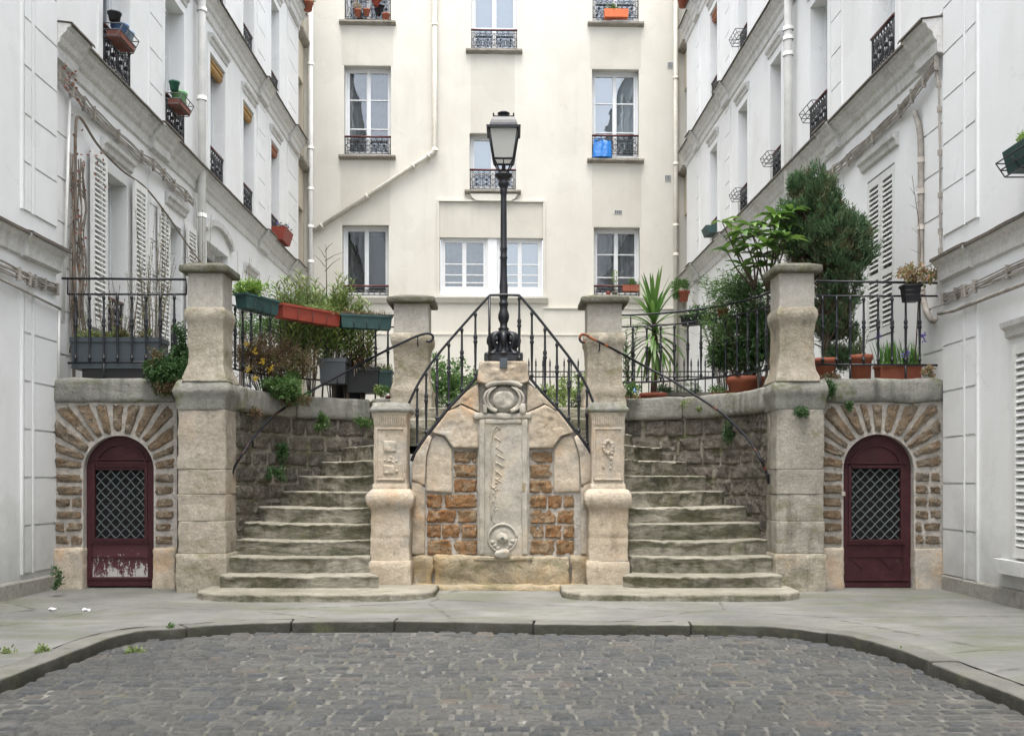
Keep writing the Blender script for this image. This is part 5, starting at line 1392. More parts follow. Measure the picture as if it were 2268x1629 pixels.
# wall handrails with a curled end
def yc(p, side):
    cf = cl if side < 0 else cr; best = 10.66
    for k in range(-2, 91):
        x, y = cf(k, .13); pp = CX+F*x/y
        if (pp <= p if side < 0 else pp >= p): best = y
    return min(best, 12.06) if (p > 850 if side < 0 else p < 1380) else best
hp = [(515, 1058, 10.62), (516, 1045, 10.62), (522, 1028, 10.72), (540, 1000, 11.0), (560, 970, 11.25), (600, 925, 11.6), (640, 896, 11.8), (680, 870, 12.0), (780, 815, 12.18), (860, 773, 12.12), (920, 745, 12.08), (945, 738, 12.06), (957, 741, 12.06), (959, 750, 12.06), (951, 756, 12.06), (944, 754, 12.06)]
h1 = T('handrail', 'black iron handrail climbing the curved wall of the left stairs to a curled end', 'handrail', (-3, 11, 1.5), 'wall handrails with curled ends')
rail(h1, crom([PT(p, q, yc(p, -1)) for p, q, Y in hp], 5), .015, 'bar', 'ironr')
for p, q in ((560, 970), (747, 833), (925, 745)): c = PT(p, q, yc(p, -1)); rail(h1, [c, c+Vector((0, 0, -.09)), c+Vector((0, .12, -.10))], .009, 'bracket')
c = PT(516, 1045, 10.62); rail(h1, [c, c+Vector((-.05, .06, 0))], .009, 'bracket')
hq = [(1702, 1070, 10.62), (1699, 1050, 10.62), (1692, 1032, 10.72), (1681, 1010, 10.95), (1655, 969, 11.25), (1606, 920, 11.62), (1564, 890, 11.85), (1525, 865, 12.05), (1489, 842, 12.15), (1420, 806, 12.16), (1350, 768, 12.12), (1310, 748, 12.08), (1296, 740, 12.06), (1287, 741, 12.06), (1284, 750, 12.06), (1289, 757, 12.06), (1296, 756, 12.06)]
h2 = T('handrail', 'rust-patched iron handrail climbing the curved wall of the right stairs to a curled end', 'handrail', (2.8, 11, 1.5), 'wall handrails with curled ends')
rail(h2, crom([PT(p, q, yc(p, 1)) for p, q, Y in hq], 5), .015, 'bar', 'ironr')
for p, q in ((1620, 932), (1470, 832), (1328, 757)): c = PT(p, q, yc(p, 1)); rail(h2, [c, c+Vector((0, 0, -.09)), c+Vector((0, .12, -.10))], .009, 'bracket')
c = PT(1699, 1050, 10.62); rail(h2, [c, c+Vector((.06, .06, 0))], .009, 'bracket')
# low spiked fence far behind
fy = 19.0; SF = T('iron_fence', 'low spiked iron fence at the back of the terrace behind the right stair rail', 'fence', (XX(1250, fy), fy, TZ))
mb = MB(); x0, x1 = XX(1140, fy), XX(1640, fy); z1 = ZZ(822, fy)
for z in (TZ+.15, z1, z1-.10): mb.tube([(x0, fy, z), (x1, fy, z)], .012, 5)
k = 0; x = x0
while x < x1:
    mb.lathe([(.011, TZ), (.011, z1+.10), (.022, z1+.12), (.012, z1+.14), (.018, z1+.16), (.001, z1+.27)], (x, fy, 0), 6)
    mb.tube([(x+.05, fy, z1-.10), (x+.07, fy, z1-.05), (x+.05, fy, z1)], .006, 4); x += .135
mb.build('spiked_bars', 'iron', SF)
# ================================================================ plants and pots
def rdir(up=.0):
    while True:
        v = Vector((rnd(-1, 1), rnd(-1, 1), rnd(-1, 1)))
        if .05 < v.length < 1: break
    v.normalize(); v.z += up; return v.normalized()
def bush(mb, c, r, n, L=.05, W=.03, shell=.5, up=.2, m=0, clump=9, lump=.35, zmin=None):
    """leaf clusters spread through a lumpy ellipsoid"""
    c = Vector(c); o = rnd(0, 99); k = 0; made = 0
    while made < n and k < n*4:
        k += 1; d = rdir(); rr = rnd(0, 1)**shell
        lum = 1+lump*1.6*noise.noise(d*1.7+Vector((o, 0, 0)))+lump*.8*noise.noise(d*4+Vector((0, o, 0)))
        p = c+Vector((d.x*r[0], d.y*r[1], d.z*r[2]))*rr*lum
        if noise.noise(p*5+Vector((o, o, 0))) < -.12: continue
        if zmin is not None and p.z < zmin: continue
        for _ in range(clump):
            q = p+rdir()*L*rnd(.2, 1.2); dd = (d*.6+rdir()*.9+Vector((0, 0, up))).normalized()
            mb.leaf(q, dd, rdir(), L*rnd(.6, 1.3), W*rnd(.7, 1.2), rnd(0, .3), m); made += 1
def twigs(mb, base, n, h, spread, r=.006, m=0, lean=(0, 0)):
    tips = []
    for _ in range(n):
        a = rnd(0, 6.28); s = rnd(.2, 1)*spread
        b = Vector(base)+Vector((math.cos(a)*s*.12, math.sin(a)*s*.12, 0)); e = Vector(base)+Vector((math.cos(a)*s+lean[0], math.sin(a)*s*.7+lean[1], h*rnd(.7, 1.05)))
        mid = b.lerp(e, .5)+Vector((rnd(-.05, .05), rnd(-.05, .05), h*.08)); P = crom([b, mid, e], 4)
        mb.tube(P, r, 4, m, False, r*.4); tips.append(P)
    return tips
def stemleaves(mb, P, L, W, n=26, droop=.1, m=0, start=.25, out=.75):
    """narrow leaves in whorls along a stem"""
    K = len(P)-1
    for i in range(n):
        t = start+(1-start)*i/n; k = min(K-1, int(t*K)); p = P[k].lerp(P[k+1], t*K-k); ax = (P[k+1]-P[k]).normalized()
        a = i*2.4; s = ax.orthogonal().normalized(); w = ax.cross(s); dd = (s*math.cos(a)+w*math.sin(a))*out+ax*.7
        mb.leaf(p, dd, ax, L*rnd(.7, 1.15)*(1-.3*t), W, droop*rnd(.3, 1.3), m)
def pot(o, r0, r1, h, root, m='terra', name='pot', sc=1.):
    mb = MB(); mb.lathe([(r0*.2, 0), (r0, 0), (r1*.98, h*.80), (r1*1.09, h*.81), (r1*1.10, h), (r1*.96, h), (r1*.93, h*.88), (.001, h*.88)], o, 24); return mb.build(name, m, root)
def trough(a, b, w, h, root, m, z, taper=.82, name='trough', soil=True, tilt=0.):
    """window box from plan point a to b"""
    a = Vector((a[0], a[1], 0)); b = Vector((b[0], b[1], 0)); d = (b-a); L = d.length; d.normalize(); n_ = Vector((-d.y, d.x, 0))
    mb = MB()
    def f(u, v, zz):
        p = a+d*u+n_*v; return (p.x, p.y, z+zz+tilt*(u/L-.5))
    i = w*(1-taper)/2; t = .012
    O0 = [(i, i), (L-i, i), (L-i, w-i), (i, w-i)]; O1 = [(0, 0), (L, 0), (L, w), (0, w)]; R1 = [(-.012, -.012), (L+.012, -.012), (L+.012, w+.012), (-.012, w+.012)]
    I1 = [(t, t), (L-t, t), (L-t, w-t), (t, w-t)]
    rings = [(O0, 0), (O1, h*.84), (R1, h*.85), (R1, h), (I1, h), (I1, h*.86)]
    vs = [f(u, v, zz) for ring, zz in rings for u, v in ring]
    fs = [(4*r_+k, 4*r_+(k+1) % 4, 4*r_+4+(k+1) % 4, 4*r_+4+k) for r_ in range(5) for k in range(4)]+[(3, 2, 1, 0)]
    mb.add(vs, fs)
    o_ = mb.build(name, m, root)
    mb = MB(); mb.add([f(u, v, h*.88) for u, v in I1], [(0, 1, 2, 3)]); mb.build('soil', 'soil', root)
    return f, L
def plant(name, label, cat, loc, group=None): return T(name, label, cat, loc, group)

# conifer behind the right gate pillar (p 1725-1920, q 355-830)
cy_ = 11.75; r_ = plant('conifer', 'tall dense conifer in a terracotta pot behind the right gate pillar', 'tree', (XX(1830, cy_), cy_, TZ))
pot((XX(1824, 11.25), 11.25, 2.27), .11, .145, .27, r_)
mb = MB(); b0 = Vector((XX(1828, cy_), cy_, TZ+.1))
mb.tube(crom([b0, b0+Vector((.02, 0, .8)), b0+Vector((-.03, 0, 1.9)), b0+Vector((-.06, 0, 2.6))], 5), .05, 7, 0, True, .012)
for k in range(60):
    z = rnd(.5, 2.5); a = rnd(0, 6.28); rr = rnd(.25, .5)*(1 if z < 1.9 else .6); p = b0+Vector((-.02, 0, z)); mb.tube([p, p+Vector((math.cos(a)*rr, math.sin(a)*rr, rnd(.15, .5)))], .012, 4, 0, False, .004)
mb.build('trunk', 'bark', r_)
mb = MB(); mbb = MB()
lobes = [(1812, 425, .17, .27, 220), (1795, 450, .20, .28, 260), (1765, 420, .08, .14, 70), (1838, 465, .15, .25, 150), (1806, 495, .28, .32, 330), (1770, 505, .28, .32, 300), (1872, 525, .18, .20, 170), (1893, 512, .09, .15, 70), (1850, 530, .42, .30, 460), (1785, 545, .33, .26, 300), (1855, 580, .35, .28, 330), (1885, 560, .22, .30, 200), (1800, 590, .30, .22, 160), (1868, 640, .20, .30, 180), (1850, 700, .18, .30, 170), (1862, 760, .15, .25, 120), (1840, 660, .18, .3, 120), (1838, 720, .17, .28, 150), (1860, 790, .17, .2, 150), (1880, 760, .10, .22, 80)]
for (p, q, rx, rz, n_) in lobes:
    c = PT(p, q, cy_+rnd(-.05, .12)); o = rnd(0, 99)
    for k in range(int(n_*3.4)):
        d = rdir(); rr = rnd(.25, 1)**.45; s_ = 1+.5*noise.noise(d*2.2+Vector((o, 0, 0)))
        t0 = c+Vector((d.x*rx, d.y*rx*.9, d.z*rz))*rr*s_
        if noise.noise(t0*6) < -.13: continue
        g_ = (d*.5+Vector((0, 0, .95))+rdir()*.35).normalized()
        dead = (rr < .62 and q > 480) or (q > 560 and p < 1835 and rnd(0, 1) < .5)
        for j in range(12):
            pp = t0+g_*rnd(-.02, .09)+rdir()*.018; (mbb if dead else mb).leaf(pp, (g_+rdir()*.6).normalized(), rdir(), rnd(.03, .07), .011)
mb.build('foliage', 'lf_con', r_); mbb.build('dry_foliage', 'lf_con2', r_)
# loquat with big leaves (p 1565-1745, q 465-640)
cy_ = 11.6; r_ = plant('loquat_tree', 'young tree with very large glossy leaves left of the conifer', 'tree', (XX(1690, cy_), cy_, TZ))
mb = MB(); ml = MB()
heads = [(1716, 478, 13), (1745, 500, 9), (1640, 515, 10), (1665, 545, 10), (1612, 560, 7), (1600, 492, 4), (1700, 545, 10), (1735, 560, 8), (1660, 500, 7), (1718, 520, 8), (1690, 590, 8), (1648, 590, 6), (1685, 570, 11), (1705, 500, 10), (1750, 470, 10), (1625, 535, 8), (1670, 525, 9), (1740, 530, 10)]
for (p, q, n_) in heads:
    e = PT(p, q, cy_+rnd(-.25, .2)); b_ = PT(1700 if p > 1660 else 1672, 640, cy_+.2); mid = b_.lerp(e, .55)+Vector((rnd(-.04, .08), 0, -.03))
    mb.tube(crom([b_, mid, e], 5), .014, 5, 0, True, .006)
    for k in range(n_):
        a = k*2.4+rnd(-.3, .3); el = rnd(-.1, .6); d = Vector((math.cos(a)*math.cos(el), math.sin(a)*math.cos(el), math.sin(el)))
        L = rnd(.17, .29); w = L*.36; sd = d.cross(Vector((0, 0, 1))).normalized(); vs = []; K = 6; c = e.copy(); dd = d.copy(); dr = rnd(.5, 1.3)
        for j in range(K+1):
            t = j/K; ww = w*.5*math.sin(math.pi*(t**.75)*.97+.04)+.002; up = Vector((0, 0, 1)); nn = sd.cross(dd).normalized()
            vs += [c+sd*ww+nn*ww*.35+nn*.004*(j % 2), c, c-sd*ww+nn*ww*.35+nn*.004*(j % 2)]; c = c+dd*(L/K); dd = (dd+Vector((0, 0, -dr/K))).normalized()
        fs = [(3*j, 3*j+1, 3*j+4, 3*j+3) for j in range(K)]+[(3*j+1, 3*j+2, 3*j+5, 3*j+4) for j in range(K)]
        ml.add(vs, fs, 0, True)
for p in (1700, 1672): mb.tube(crom([Vector((XX(1688, cy_), cy_+.1, TZ)), PT(p+4, 780, cy_+.2), PT(p, 640, cy_+.2)], 4), .018, 6, 0, True, .012)
mb.build('stems', 'bark', r_); ml.build('foliage', 'lf_loq', r_)
# feathery shrub below it
cy_ = 12.1; r_ = plant('shrub', 'feathery narrow-leaved shrub in a terracotta pot behind the right curved railing', 'shrub', (XX(1660, cy_), cy_, TZ))
pot((XX(1652, 12.0), 12.0, TZ+.02), .17, .22, .36, r_)
mb = MB(); ml = MB()
for P in twigs(mb, (XX(1655, cy_), cy_, TZ+.15), 60, 1.25, .62, .006): stemleaves(ml, P, .085, .012, 44, .2)
bush(ml, PT(1672, 700, cy_), (.26, .25, .45), 2400, .06, .012, .6); bush(ml, PT(1625, 640, cy_), (.38, .25, .26), 2200, .075, .012, .6); bush(ml, PT(1600, 735, cy_), (.32, .25, .30), 1500, .075, .012, .6)
mb.build('stems', 'bark', r_); ml.build('foliage', 'lf_mid', r_)
r_ = plant('shrub', 'reddish thin-twigged shrub behind the brown trough on the right curved railing', 'shrub', (XX(1590, 12.9), 12.9, TZ))
mb = MB(); ml = MB()
for P in twigs(mb, (XX(1610, 12.9), 12.9, TZ), 26, 1.75, .45, .005, 0, (-.1, 0)): stemleaves(ml, P, .06, .011, 26, .1, 0, .5)
mb.build('stems', 'bark', r_); ml.build('foliage', 'lf_ole', r_)
# dark mass low behind the railing, right
r_ = plant('potted_plant', 'leafy plant in a low terracotta bowl at the middle of the right curved railing', 'potted plant', (XX(1612, 11.9), 11.9, TZ))
pot((XX(1612, 12.3), 12.3, 2.1), .14, .19, .16, r_); ml = MB(); bush(ml, PT(1608, 790, 12.3), (.24, .2, .14), 1500, .06, .02); ml.build('foliage', 'lf_dark', r_)
r_ = plant('shrub', 'dark leafy creeper filling the corner between the right curved railing and the gate pillar', 'shrub', (XX(1688, 11.6), 11.6, TZ))
ml = MB(); bush(ml, PT(1640, 770, 12.1), (.30, .2, .28), 1800, .06, .022, .5); bush(ml, PT(1680, 740, 11.9), (.20, .25, .5), 3600, .06, .03, .5); bush(ml, PT(1655, 665, 12.0), (.3, .25, .25), 900, .07, .02, .6); ml.build('foliage', 'lf_dark', r_)
# yucca (p 1370-1520, q 630-870)
cy_ = 13.05; r_ = plant('yucca', 'spiky yucca with drooping lower leaves behind the right curved railing', 'yucca', (XX(1447, cy_), cy_, TZ))
pot((XX(1447, cy_), cy_, TZ), .13, .17, .28, r_)
mb = MB(); b_ = Vector((XX(1447, cy_), cy_, TZ+.2)); top = PT(1448, 705, cy_); mb.tube([b_, b_.lerp(top, .5)+Vector((.02, 0, 0)), top], .045, 8, 0, True, .03); mb.build('trunk', 'bark', r_)
ml = MB()
for k in range(105):
    a = rnd(0, 6.28); t = k/105; el = 1.35-2.2*t**1.15+rnd(-.15, .15); d = Vector((math.cos(a)*math.cos(el), math.sin(a)*math.cos(el), math.sin(el)))
    ml.strap(top+Vector((0, 0, .05-.45*t)), d, rnd(.50, .70)*(1-.1*t), rnd(.036, .052), .35+1.0*t, 0, 6)
ml.build('foliage', 'lf_yuc', r_)
r_ = plant('potted_plant', 'slim upright potted plant just right of the right stair-head pillar', 'potted plant', (XX(1398, 13.1), 13.1, TZ))
pot((XX(1398, 13.1), 13.1, TZ), .12, .15, .24, r_); mb = MB(); ml = MB()
for P in twigs(mb, (XX(1395, 13.1), 13.1, TZ+.2), 12, .95, .14, .006): stemleaves(ml, P, .075, .026, 22, .1)
bush(ml, PT(1400, 860, 12.3), (.14, .12, .08), 500, .04, .02); mb.build('stems', 'bark', r_); ml.build('foliage', 'lf_mid', r_)
# long mossy trough with small plants (1440-1575, 820-865)
r_ = plant('planter', 'long mossy stone planter of low greenery on the terrace right of the yucca', 'planter', (XX(1510, 12.6), 12.6, TZ))
f_, L_ = trough((XX(1452, 13.2), 13.2), (XX(1572, 13.2), 13.2), .26, .30, r_, 'concr', TZ+.01, .98); ml = MB()
for k in range(16): bush(ml, f_(rnd(.03, L_-.03), .12, .30), (.08, .1, rnd(.06, .16)), 130, .035, .012, .6, .5)
ml.build('foliage', 'lf_dark', r_)
# boxes on the right curved railing
def onrail(cf, t, out): x, y = cf(t, -.17+out); return x, y
r_ = plant('flower_trough', 'dark brown plastic trough of wilted plants hanging on the right curved railing', 'flower trough', (*cr(58, -.2), 3.12))
p0 = (XX(1507, 12.55), 12.55); p1 = (XX(1580, 12.3), 12.3); f_, L_ = trough(p0, p1, .14, .13, r_, 'black', 3.12); ml = MB()
bush(ml, f_(L_*.5, .07, .17), (.20, .08, .07), 700, .035, .014); 
for k in range(20): ml.strap(f_(rnd(.02, L_), .05, .12), rdir(.4), .14, .008, 1.)
ml.build('foliage', 'lf_dark', r_)
r_ = plant('flower_pot', 'small red pot between the dark trough and the shrub on the right curved railing', 'flower pot', (XX(1597, 12.15), 12.15, 3.12))
pot((XX(1601, 12.1), 12.1, 3.14), .045, .065, .11, r_, 'redbox')
ml = MB(); bush(ml, PT(1604, 680, 12.15), (.06, .06, .04), 120, .03, .012); ml.build('foliage', 'lf_mid', r_)
# sill pots seen at the cream return, right
r_ = plant('flower_pot', 'bushy plant in a terracotta pot on the lower sill at the right end', 'flower pot', (XX(1518, 23), 23, 5.55))
x_, y_ = XX(1514, 22.9), 22.9; z_ = ZZ(667, 22.9); pot((x_, y_, z_), .09, .13, .24, r_, 'terra'); ml = MB(); bush(ml, PT(1509, 636, 22.9), (.18, .15, .16), 1100, .07, .02); bush(ml, PT(1496, 650, 22.9), (.07, .1, .14), 300, .06, .02); ml.build('foliage', 'lf_mid', r_)

# ---- left curved railing: three troughs and the oleanders
G1 = 'plastic flower troughs along the left curved railing'
for (pa, Ya, pb, Yb, za, zb, mt, lab, pf) in (
    (546, 11.05, 618, 11.5, 3.225, 3.21, 'greenbox', 'green plastic trough of fresh pale leaves at the left end of the left curved railing', 'bright'),
    (627, 11.55, 754, 12.25, 3.20, 3.20, 'redbox', 'red-brown plastic trough in the middle of the left curved railing', 'ole'),
    (756, 12.20, 868, 12.40, 3.19, 3.19, 'greenbox', 'green plastic trough of dry red-brown plants at the right end of the left curved railing', 'dry')):
    r_ = plant('flower_trough', lab, 'flower trough', (XX((pa+pb)/2, Ya), (Ya+Yb)/2-.1, za-.12), G1)
    zc_ = (za+zb)/2-.165; f_, L_ = trough((XX(pa, Ya-.17), Ya-.17), (XX(pb, Yb-.17), Yb-.17), .17, .165, r_, mt, zc_, .86, 'trough', True, zb-za)
    mb = MB(); c0 = f_(.03, -.02, .08); c1 = f_(L_-.03, -.02, .08)
    for k in range(1, 4): u = L_*k/4; mb.tube([f_(u, .2, .2), f_(u, .19, .12), f_(u, -.018, .10), f_(u, .01, -.01), f_(u, .2, -.01)], .004, 4)
    mb.build('hanger', 'iron', r_)
    ml = MB()
    if pf == 'bright': bush(ml, f_(L_*.4, .09, .24), (.22, .1, .07), 1300, .05, .016); 
    elif pf == 'ole': bush(ml, f_(L_*.75, .09, .19), (.22, .08, .04), 500, .04, .012)
    else:
        for k in range(420): ml.strap(f_(rnd(.02, L_-.02), rnd(.02, .15), .17), Vector((rnd(-1, 1), rnd(-1, 1), rnd(.2, 1.1))), rnd(.06, .15), .005, 1.2, 0, 3)
    ml.build('foliage', {'bright': 'lf_bright', 'ole': 'lf_ole', 'dry': 'lf_brown'}[pf], r_)
for i, (p, q, Y, n_) in enumerate(((650, 618, 12.0, 9), (690, 604, 12.2, 9), (735, 605, 12.5, 10), (800, 640, 12.7, 8), (768, 622, 12.6, 6))):
    labs = ['pale green oleander above the gap between the left green and red troughs', 'tall oleander behind the left end of the red trough', 'tallest oleander behind the middle of the red trough', 'oleander in front of the ajar window, above the dry trough', 'slender oleander above the join of the red and the right green trough']
    r_ = plant('oleander', labs[i], 'oleander', (XX(p, Y), Y, TZ), 'oleanders behind the left curved railing'); mb = MB(); ml = MB()
    h = ZZ(q, Y)-TZ-.05
    for P in twigs(mb, (XX(p, Y), Y, TZ+.1), n_+3, h, .28, .008):
        stemleaves(ml, P, .17, .026, 54, .15, 0, .35)
    mb.build('stems', 'bark', r_); ml.build('foliage', 'lf_ole', r_)
r_ = plant('tree', 'bare young tree in front of the left corner downpipe', 'tree', (XX(715, 13.2), 13.2, TZ)); mb = MB()
b_ = Vector((XX(712, 13.2), 13.2, TZ)); e = PT(722, 540, 13.2); mb.tube(crom([b_, b_.lerp(e, .6)+Vector((.03, 0, 0)), e], 5), .014, 5, 0, True, .005)
for q, dx, dz in ((640, -.12, .12), (600, .20, .18), (590, -.15, .16), (570, -.10, .15), (577, .24, .12), (556, .10, .12)):
    s_ = PT(720, q, 13.2); mb.tube([s_, s_+Vector((dx*.5, 0, dz*.6)), s_+Vector((dx, .02, dz))], .006, 4, 0, True, .003)
mb.build('trunk', 'bark', r_)
# undergrowth behind the left curved railing
r_ = plant('shrub', 'brownish tangled shrub with yellow flowers behind the left curved railing next to the gate pillar', 'shrub', (XX(590, 11.6), 11.6, TZ)); mb = MB(); ml = MB(); my = MB()
for P in twigs(mb, (XX(590, 11.8), 11.8, TZ+.1), 60, .85, .55, .004): stemleaves(ml, P, .05, .012, 26, .1)
bush(ml, PT(575, 790, 11.6), (.42, .3, .22), 3800, .05, .012, .6, .3); bush(ml, PT(640, 800, 11.8), (.40, .25, .22), 3200, .05, .012, .6, .3)
for p, q in ((545, 815), (583, 800), (567, 778), (548, 760), (602, 815), (560, 840)):
    bush(my, PT(p, q, 11.2), (.02, .02, .02), 14, .03, .02)
mb.build('stems', 'bark', r_); ml.build('foliage', 'lf_brown', r_); my.build('flowers', 'lf_yel', r_)
r_ = plant('grassy_plant', 'arching grass with dry brown leaf ends in a black tub behind the left curved railing', 'potted plant', (XX(790, 12.9), 12.9, TZ)); ml = MB(); pot((XX(775, 12.8), 12.8, TZ), .17, .22, .42, r_, 'black')
c_ = Vector((XX(785, 12.8), 12.8, TZ+.5))
for k in range(260): ml.strap(c_+rdir()*.08, Vector((rnd(-1, 1), rnd(-1, 1), rnd(.5, 1.6))), rnd(.35, .65), .014, rnd(.8, 1.8), 0, 6)
ml.build('foliage', 'lf_brown', r_)
r_ = plant('shrub', 'mid green leafy shrub under the red trough behind the left curved railing', 'shrub', (XX(690, 12.5), 12.5, TZ)); ml = MB(); bush(ml, PT(700, 700, 12.9), (.6, .2, .25), 1800, .13, .022, .6, .5); bush(ml, PT(690, 740, 12.6), (.50, .25, .28), 2600, .09, .016, .6, .4); bush(ml, PT(600, 715, 12.3), (.45, .25, .25), 1500, .09, .016, .6, .4); ml.build('foliage', 'lf_mid', r_)
def boxpot(p0, p1, q0, q1, Y, mt, lab, name='planter', w=.3, cat='planter', grp=None):
    r_ = plant(name, lab, cat, (XX((p0+p1)/2, Y), Y, TZ), grp); z0, z1 = ZZ(q1, Y), ZZ(q0, Y); f_, L_ = trough((XX(p0, Y), Y), (XX(p1, Y), Y), w, z1-z0, r_, mt, z0, .93); return r_, f_, L_, z1-z0
r_, f_, L_, h_ = boxpot(707, 765, 792, 848, 12.35, 'greypot', 'pale grey square planter behind the left curved railing')
ml = MB(); bush(ml, f_(L_/2, .15, h_), (.16, .12, .05), 200, .05, .015); ml.build('foliage', 'lf_mid', r_)
r_, f_, L_, h_ = boxpot(768, 838, 812, 868, 12.55, 'black', 'large black square planter behind the left curved railing')
ml = MB(); bush(ml, f_(L_/2, .15, h_), (.16, .12, .06), 260, .05, .012); ml.build('foliage', 'lf_brown', r_)
r_, f_, L_, h_ = boxpot(832, 866, 818, 866, 12.6, 'greenbox', 'small dark green box planter beside the left stair-head pillar', w=.2)
ml = MB(); bush(ml, f_(L_/2, .1, h_), (.1, .1, .05), 260, .04, .015); ml.build('foliage', 'lf_ole', r_)
r_ = plant('potted_plant', 'small mixed plant in a terracotta pot beside the left stair-head pillar', 'potted plant', (XX(865, 13), 13, TZ)); pot((XX(872, 13.), 13., TZ+.04), .08, .1, .2, r_); mb = MB(); ml = MB()
for P in twigs(mb, (XX(860, 13.), 13., TZ), 10, .65, .18, .004): stemleaves(ml, P, .05, .016, 18, .1)
bush(ml, PT(852, 860, 12.2), (.09, .08, .04), 320, .04, .018); mb.build('stems', 'bark', r_); ml.build('foliage', 'lf_ole', r_)
# trailing bush over the coping (p 580-680, q 820-905) and ivy at the left gate pillar
r_ = plant('trailing_bush', 'green bush spilling over the coping of the left curved wall across the handrail', 'bush', (XX(640, 11.6), 11.6, 2.2)); ml = MB(); ml2 = MB()
bush(ml, PT(642, 862, 11.55), (.24, .20, .16), 5200, .032, .016, .55, .2); bush(ml, PT(606, 850, 11.5), (.18, .15, .06), 1500, .032, .016, .55, .1); bush(ml, PT(655, 832, 11.7), (.14, .15, .09), 1300, .032, .014, .55, .1)
bush(ml2, PT(655, 884, 11.55), (.16, .14, .09), 1500, .03, .014, .6, 0); ml.build('foliage', 'lf_mid', r_); ml2.build('dry_foliage', 'lf_brown', r_)
r_ = plant('ivy', 'dark green ivy bush hanging over the wall left of the left gate pillar', 'ivy', (XX(375, 10.6), 10.6, 2.3)); ml = MB(); ml2 = MB()
bush(ml, PT(376, 828, 10.58), (.24, .14, .21), 9500, .032, .020, .5, .1); bush(ml, PT(398, 770, 10.75), (.09, .12, .26), 2200, .035, .022, .5, .2); bush(ml, PT(345, 815, 10.6), (.12, .12, .14), 1500, .03, .016, .6, .1)
bush(ml2, PT(372, 850, 10.52), (.16, .10, .10), 1500, .028, .014, .6, 0); bush(ml2, PT(342, 800, 10.6), (.1, .12, .15), 900, .028, .012, .6, 0); ml.build('foliage', 'lf_dark', r_); ml2.build('dry_foliage', 'lf_brown', r_)
# slate planter over the left door
Y = 10.88; r_ = plant('planter', 'long slate grey planter standing on the wall above the left cellar door', 'planter', (XX(254, Y), Y, 2.3))
f_, L_ = trough((XX(157, Y), Y), (XX(352, Y), Y), .30, .34, r_, 'slate', ZZ(815, Y), .985)
ml = MB(); mb = MB(); ml2 = MB()
mb.box((XX(180, Y), Y+.02, 2.26), (XX(330, Y), Y+.25, ZZ(815, Y)))
mb.build('stand', 'black', r_); mb = MB()
for k in range(26):
    b_ = Vector(f_(rnd(.03, L_-.03), rnd(.05, .25), .30)); e = b_+Vector((rnd(-.2, .2), rnd(-.1, .1), rnd(.25, .8))); P = crom([b_, b_.lerp(e, .5)+Vector((rnd(-.06, .06), 0, .05)), e], 4); mb.tube(P, .0035, 4, 0, False, .002)
    if k % 2: stemleaves(ml, P, .04, .018, 12, .2)
for k in range(16): bush(ml2 if k % 3 == 0 else ml, f_(rnd(.03, L_-.03), rnd(.06, .25), .36), (.08, .08, rnd(.04, .10)), 130, .035, .018)
mb.build('stems', 'bark', r_); ml.build('foliage', 'lf_ole', r_); ml2.build('dry_foliage', 'lf_brown', r_)
# bare wiry shrubs along the left court wall and one above the pillar
for i, (p, q, Y, n_, lab) in enumerate(((340, 480, 12.6, 26, 'half bare shrub between the two left shuttered windows'), (440, 470, 12.2, 16, 'bare twisted shrub rising behind the left gate pillar'), (255, 640, 11.6, 18, 'thin bare shrub behind the slate planter'), (535, 560, 12.8, 9, 'bare arching branch right of the left gate pillar'))):
    r_ = plant('bare_shrub', lab, 'shrub', (XX(p, Y), Y, TZ), 'bare shrubs on the left terrace'); mb = MB(); ml = MB(); h = ZZ(q, Y)-TZ
    for P in twigs(mb, (XX(p, Y), Y, TZ), n_, h, .30, .006, 0, (.05 if i != 3 else .2, 0)):
        for j in range(5):
            t = rnd(.4, .98); k = int(t*(len(P)-2)); s_ = P[k]; d_ = Vector((rnd(-1, 1), rnd(-.5, .5), rnd(-.2, .8)))*rnd(.1, .28); mb.tube(crom([s_, s_+d_*.5+Vector((0, 0, .03)), s_+d_+Vector((rnd(-.04, .04), 0, -.03))], 3), .003, 3, 0, False, .0015)
        if i in (0, 2): stemleaves(ml, P, .045, .016, 16, .2, 0, .45)
    mb.build('stems', 'vine', r_)
    if ml.v: ml.build('foliage', 'lf_ole' if i == 0 else 'lf_brown', r_)
# shrubs at the back between the pillars
for (p, q, Y, rx, rz, n_, lab, mt) in ((975, 858, 17.5, .55, .50, 3400, 'round green shrub left of the lamp, behind the left stair rail', 'lf_mid'), (1040, 858, 17.8, .50, .45, 2600, 'green shrub directly left of the lamp base', 'lf_mid'), (1215, 880, 17.6, .40, .28, 1300, 'low loose shrub right of the lamp in front of the spiked fence', 'lf_ole'), (1275, 870, 17.9, .30, .32, 1000, 'thin shrub by the spiked fence next to the right stair-head pillar', 'lf_ole')):
    r_ = plant('shrub', lab, 'shrub', (XX(p, Y), Y, TZ), 'shrubs at the back of the terrace'); ml = MB(); mb = MB(); twigs(mb, (XX(p, Y), Y, TZ), 22, rz*2.2, rx, .006)
    bush(ml, PT(p, q, Y), (rx, .4, rz), n_, .075, .035, .5, .3); ml.build('foliage', mt, r_); mb.build('stems', 'bark', r_)
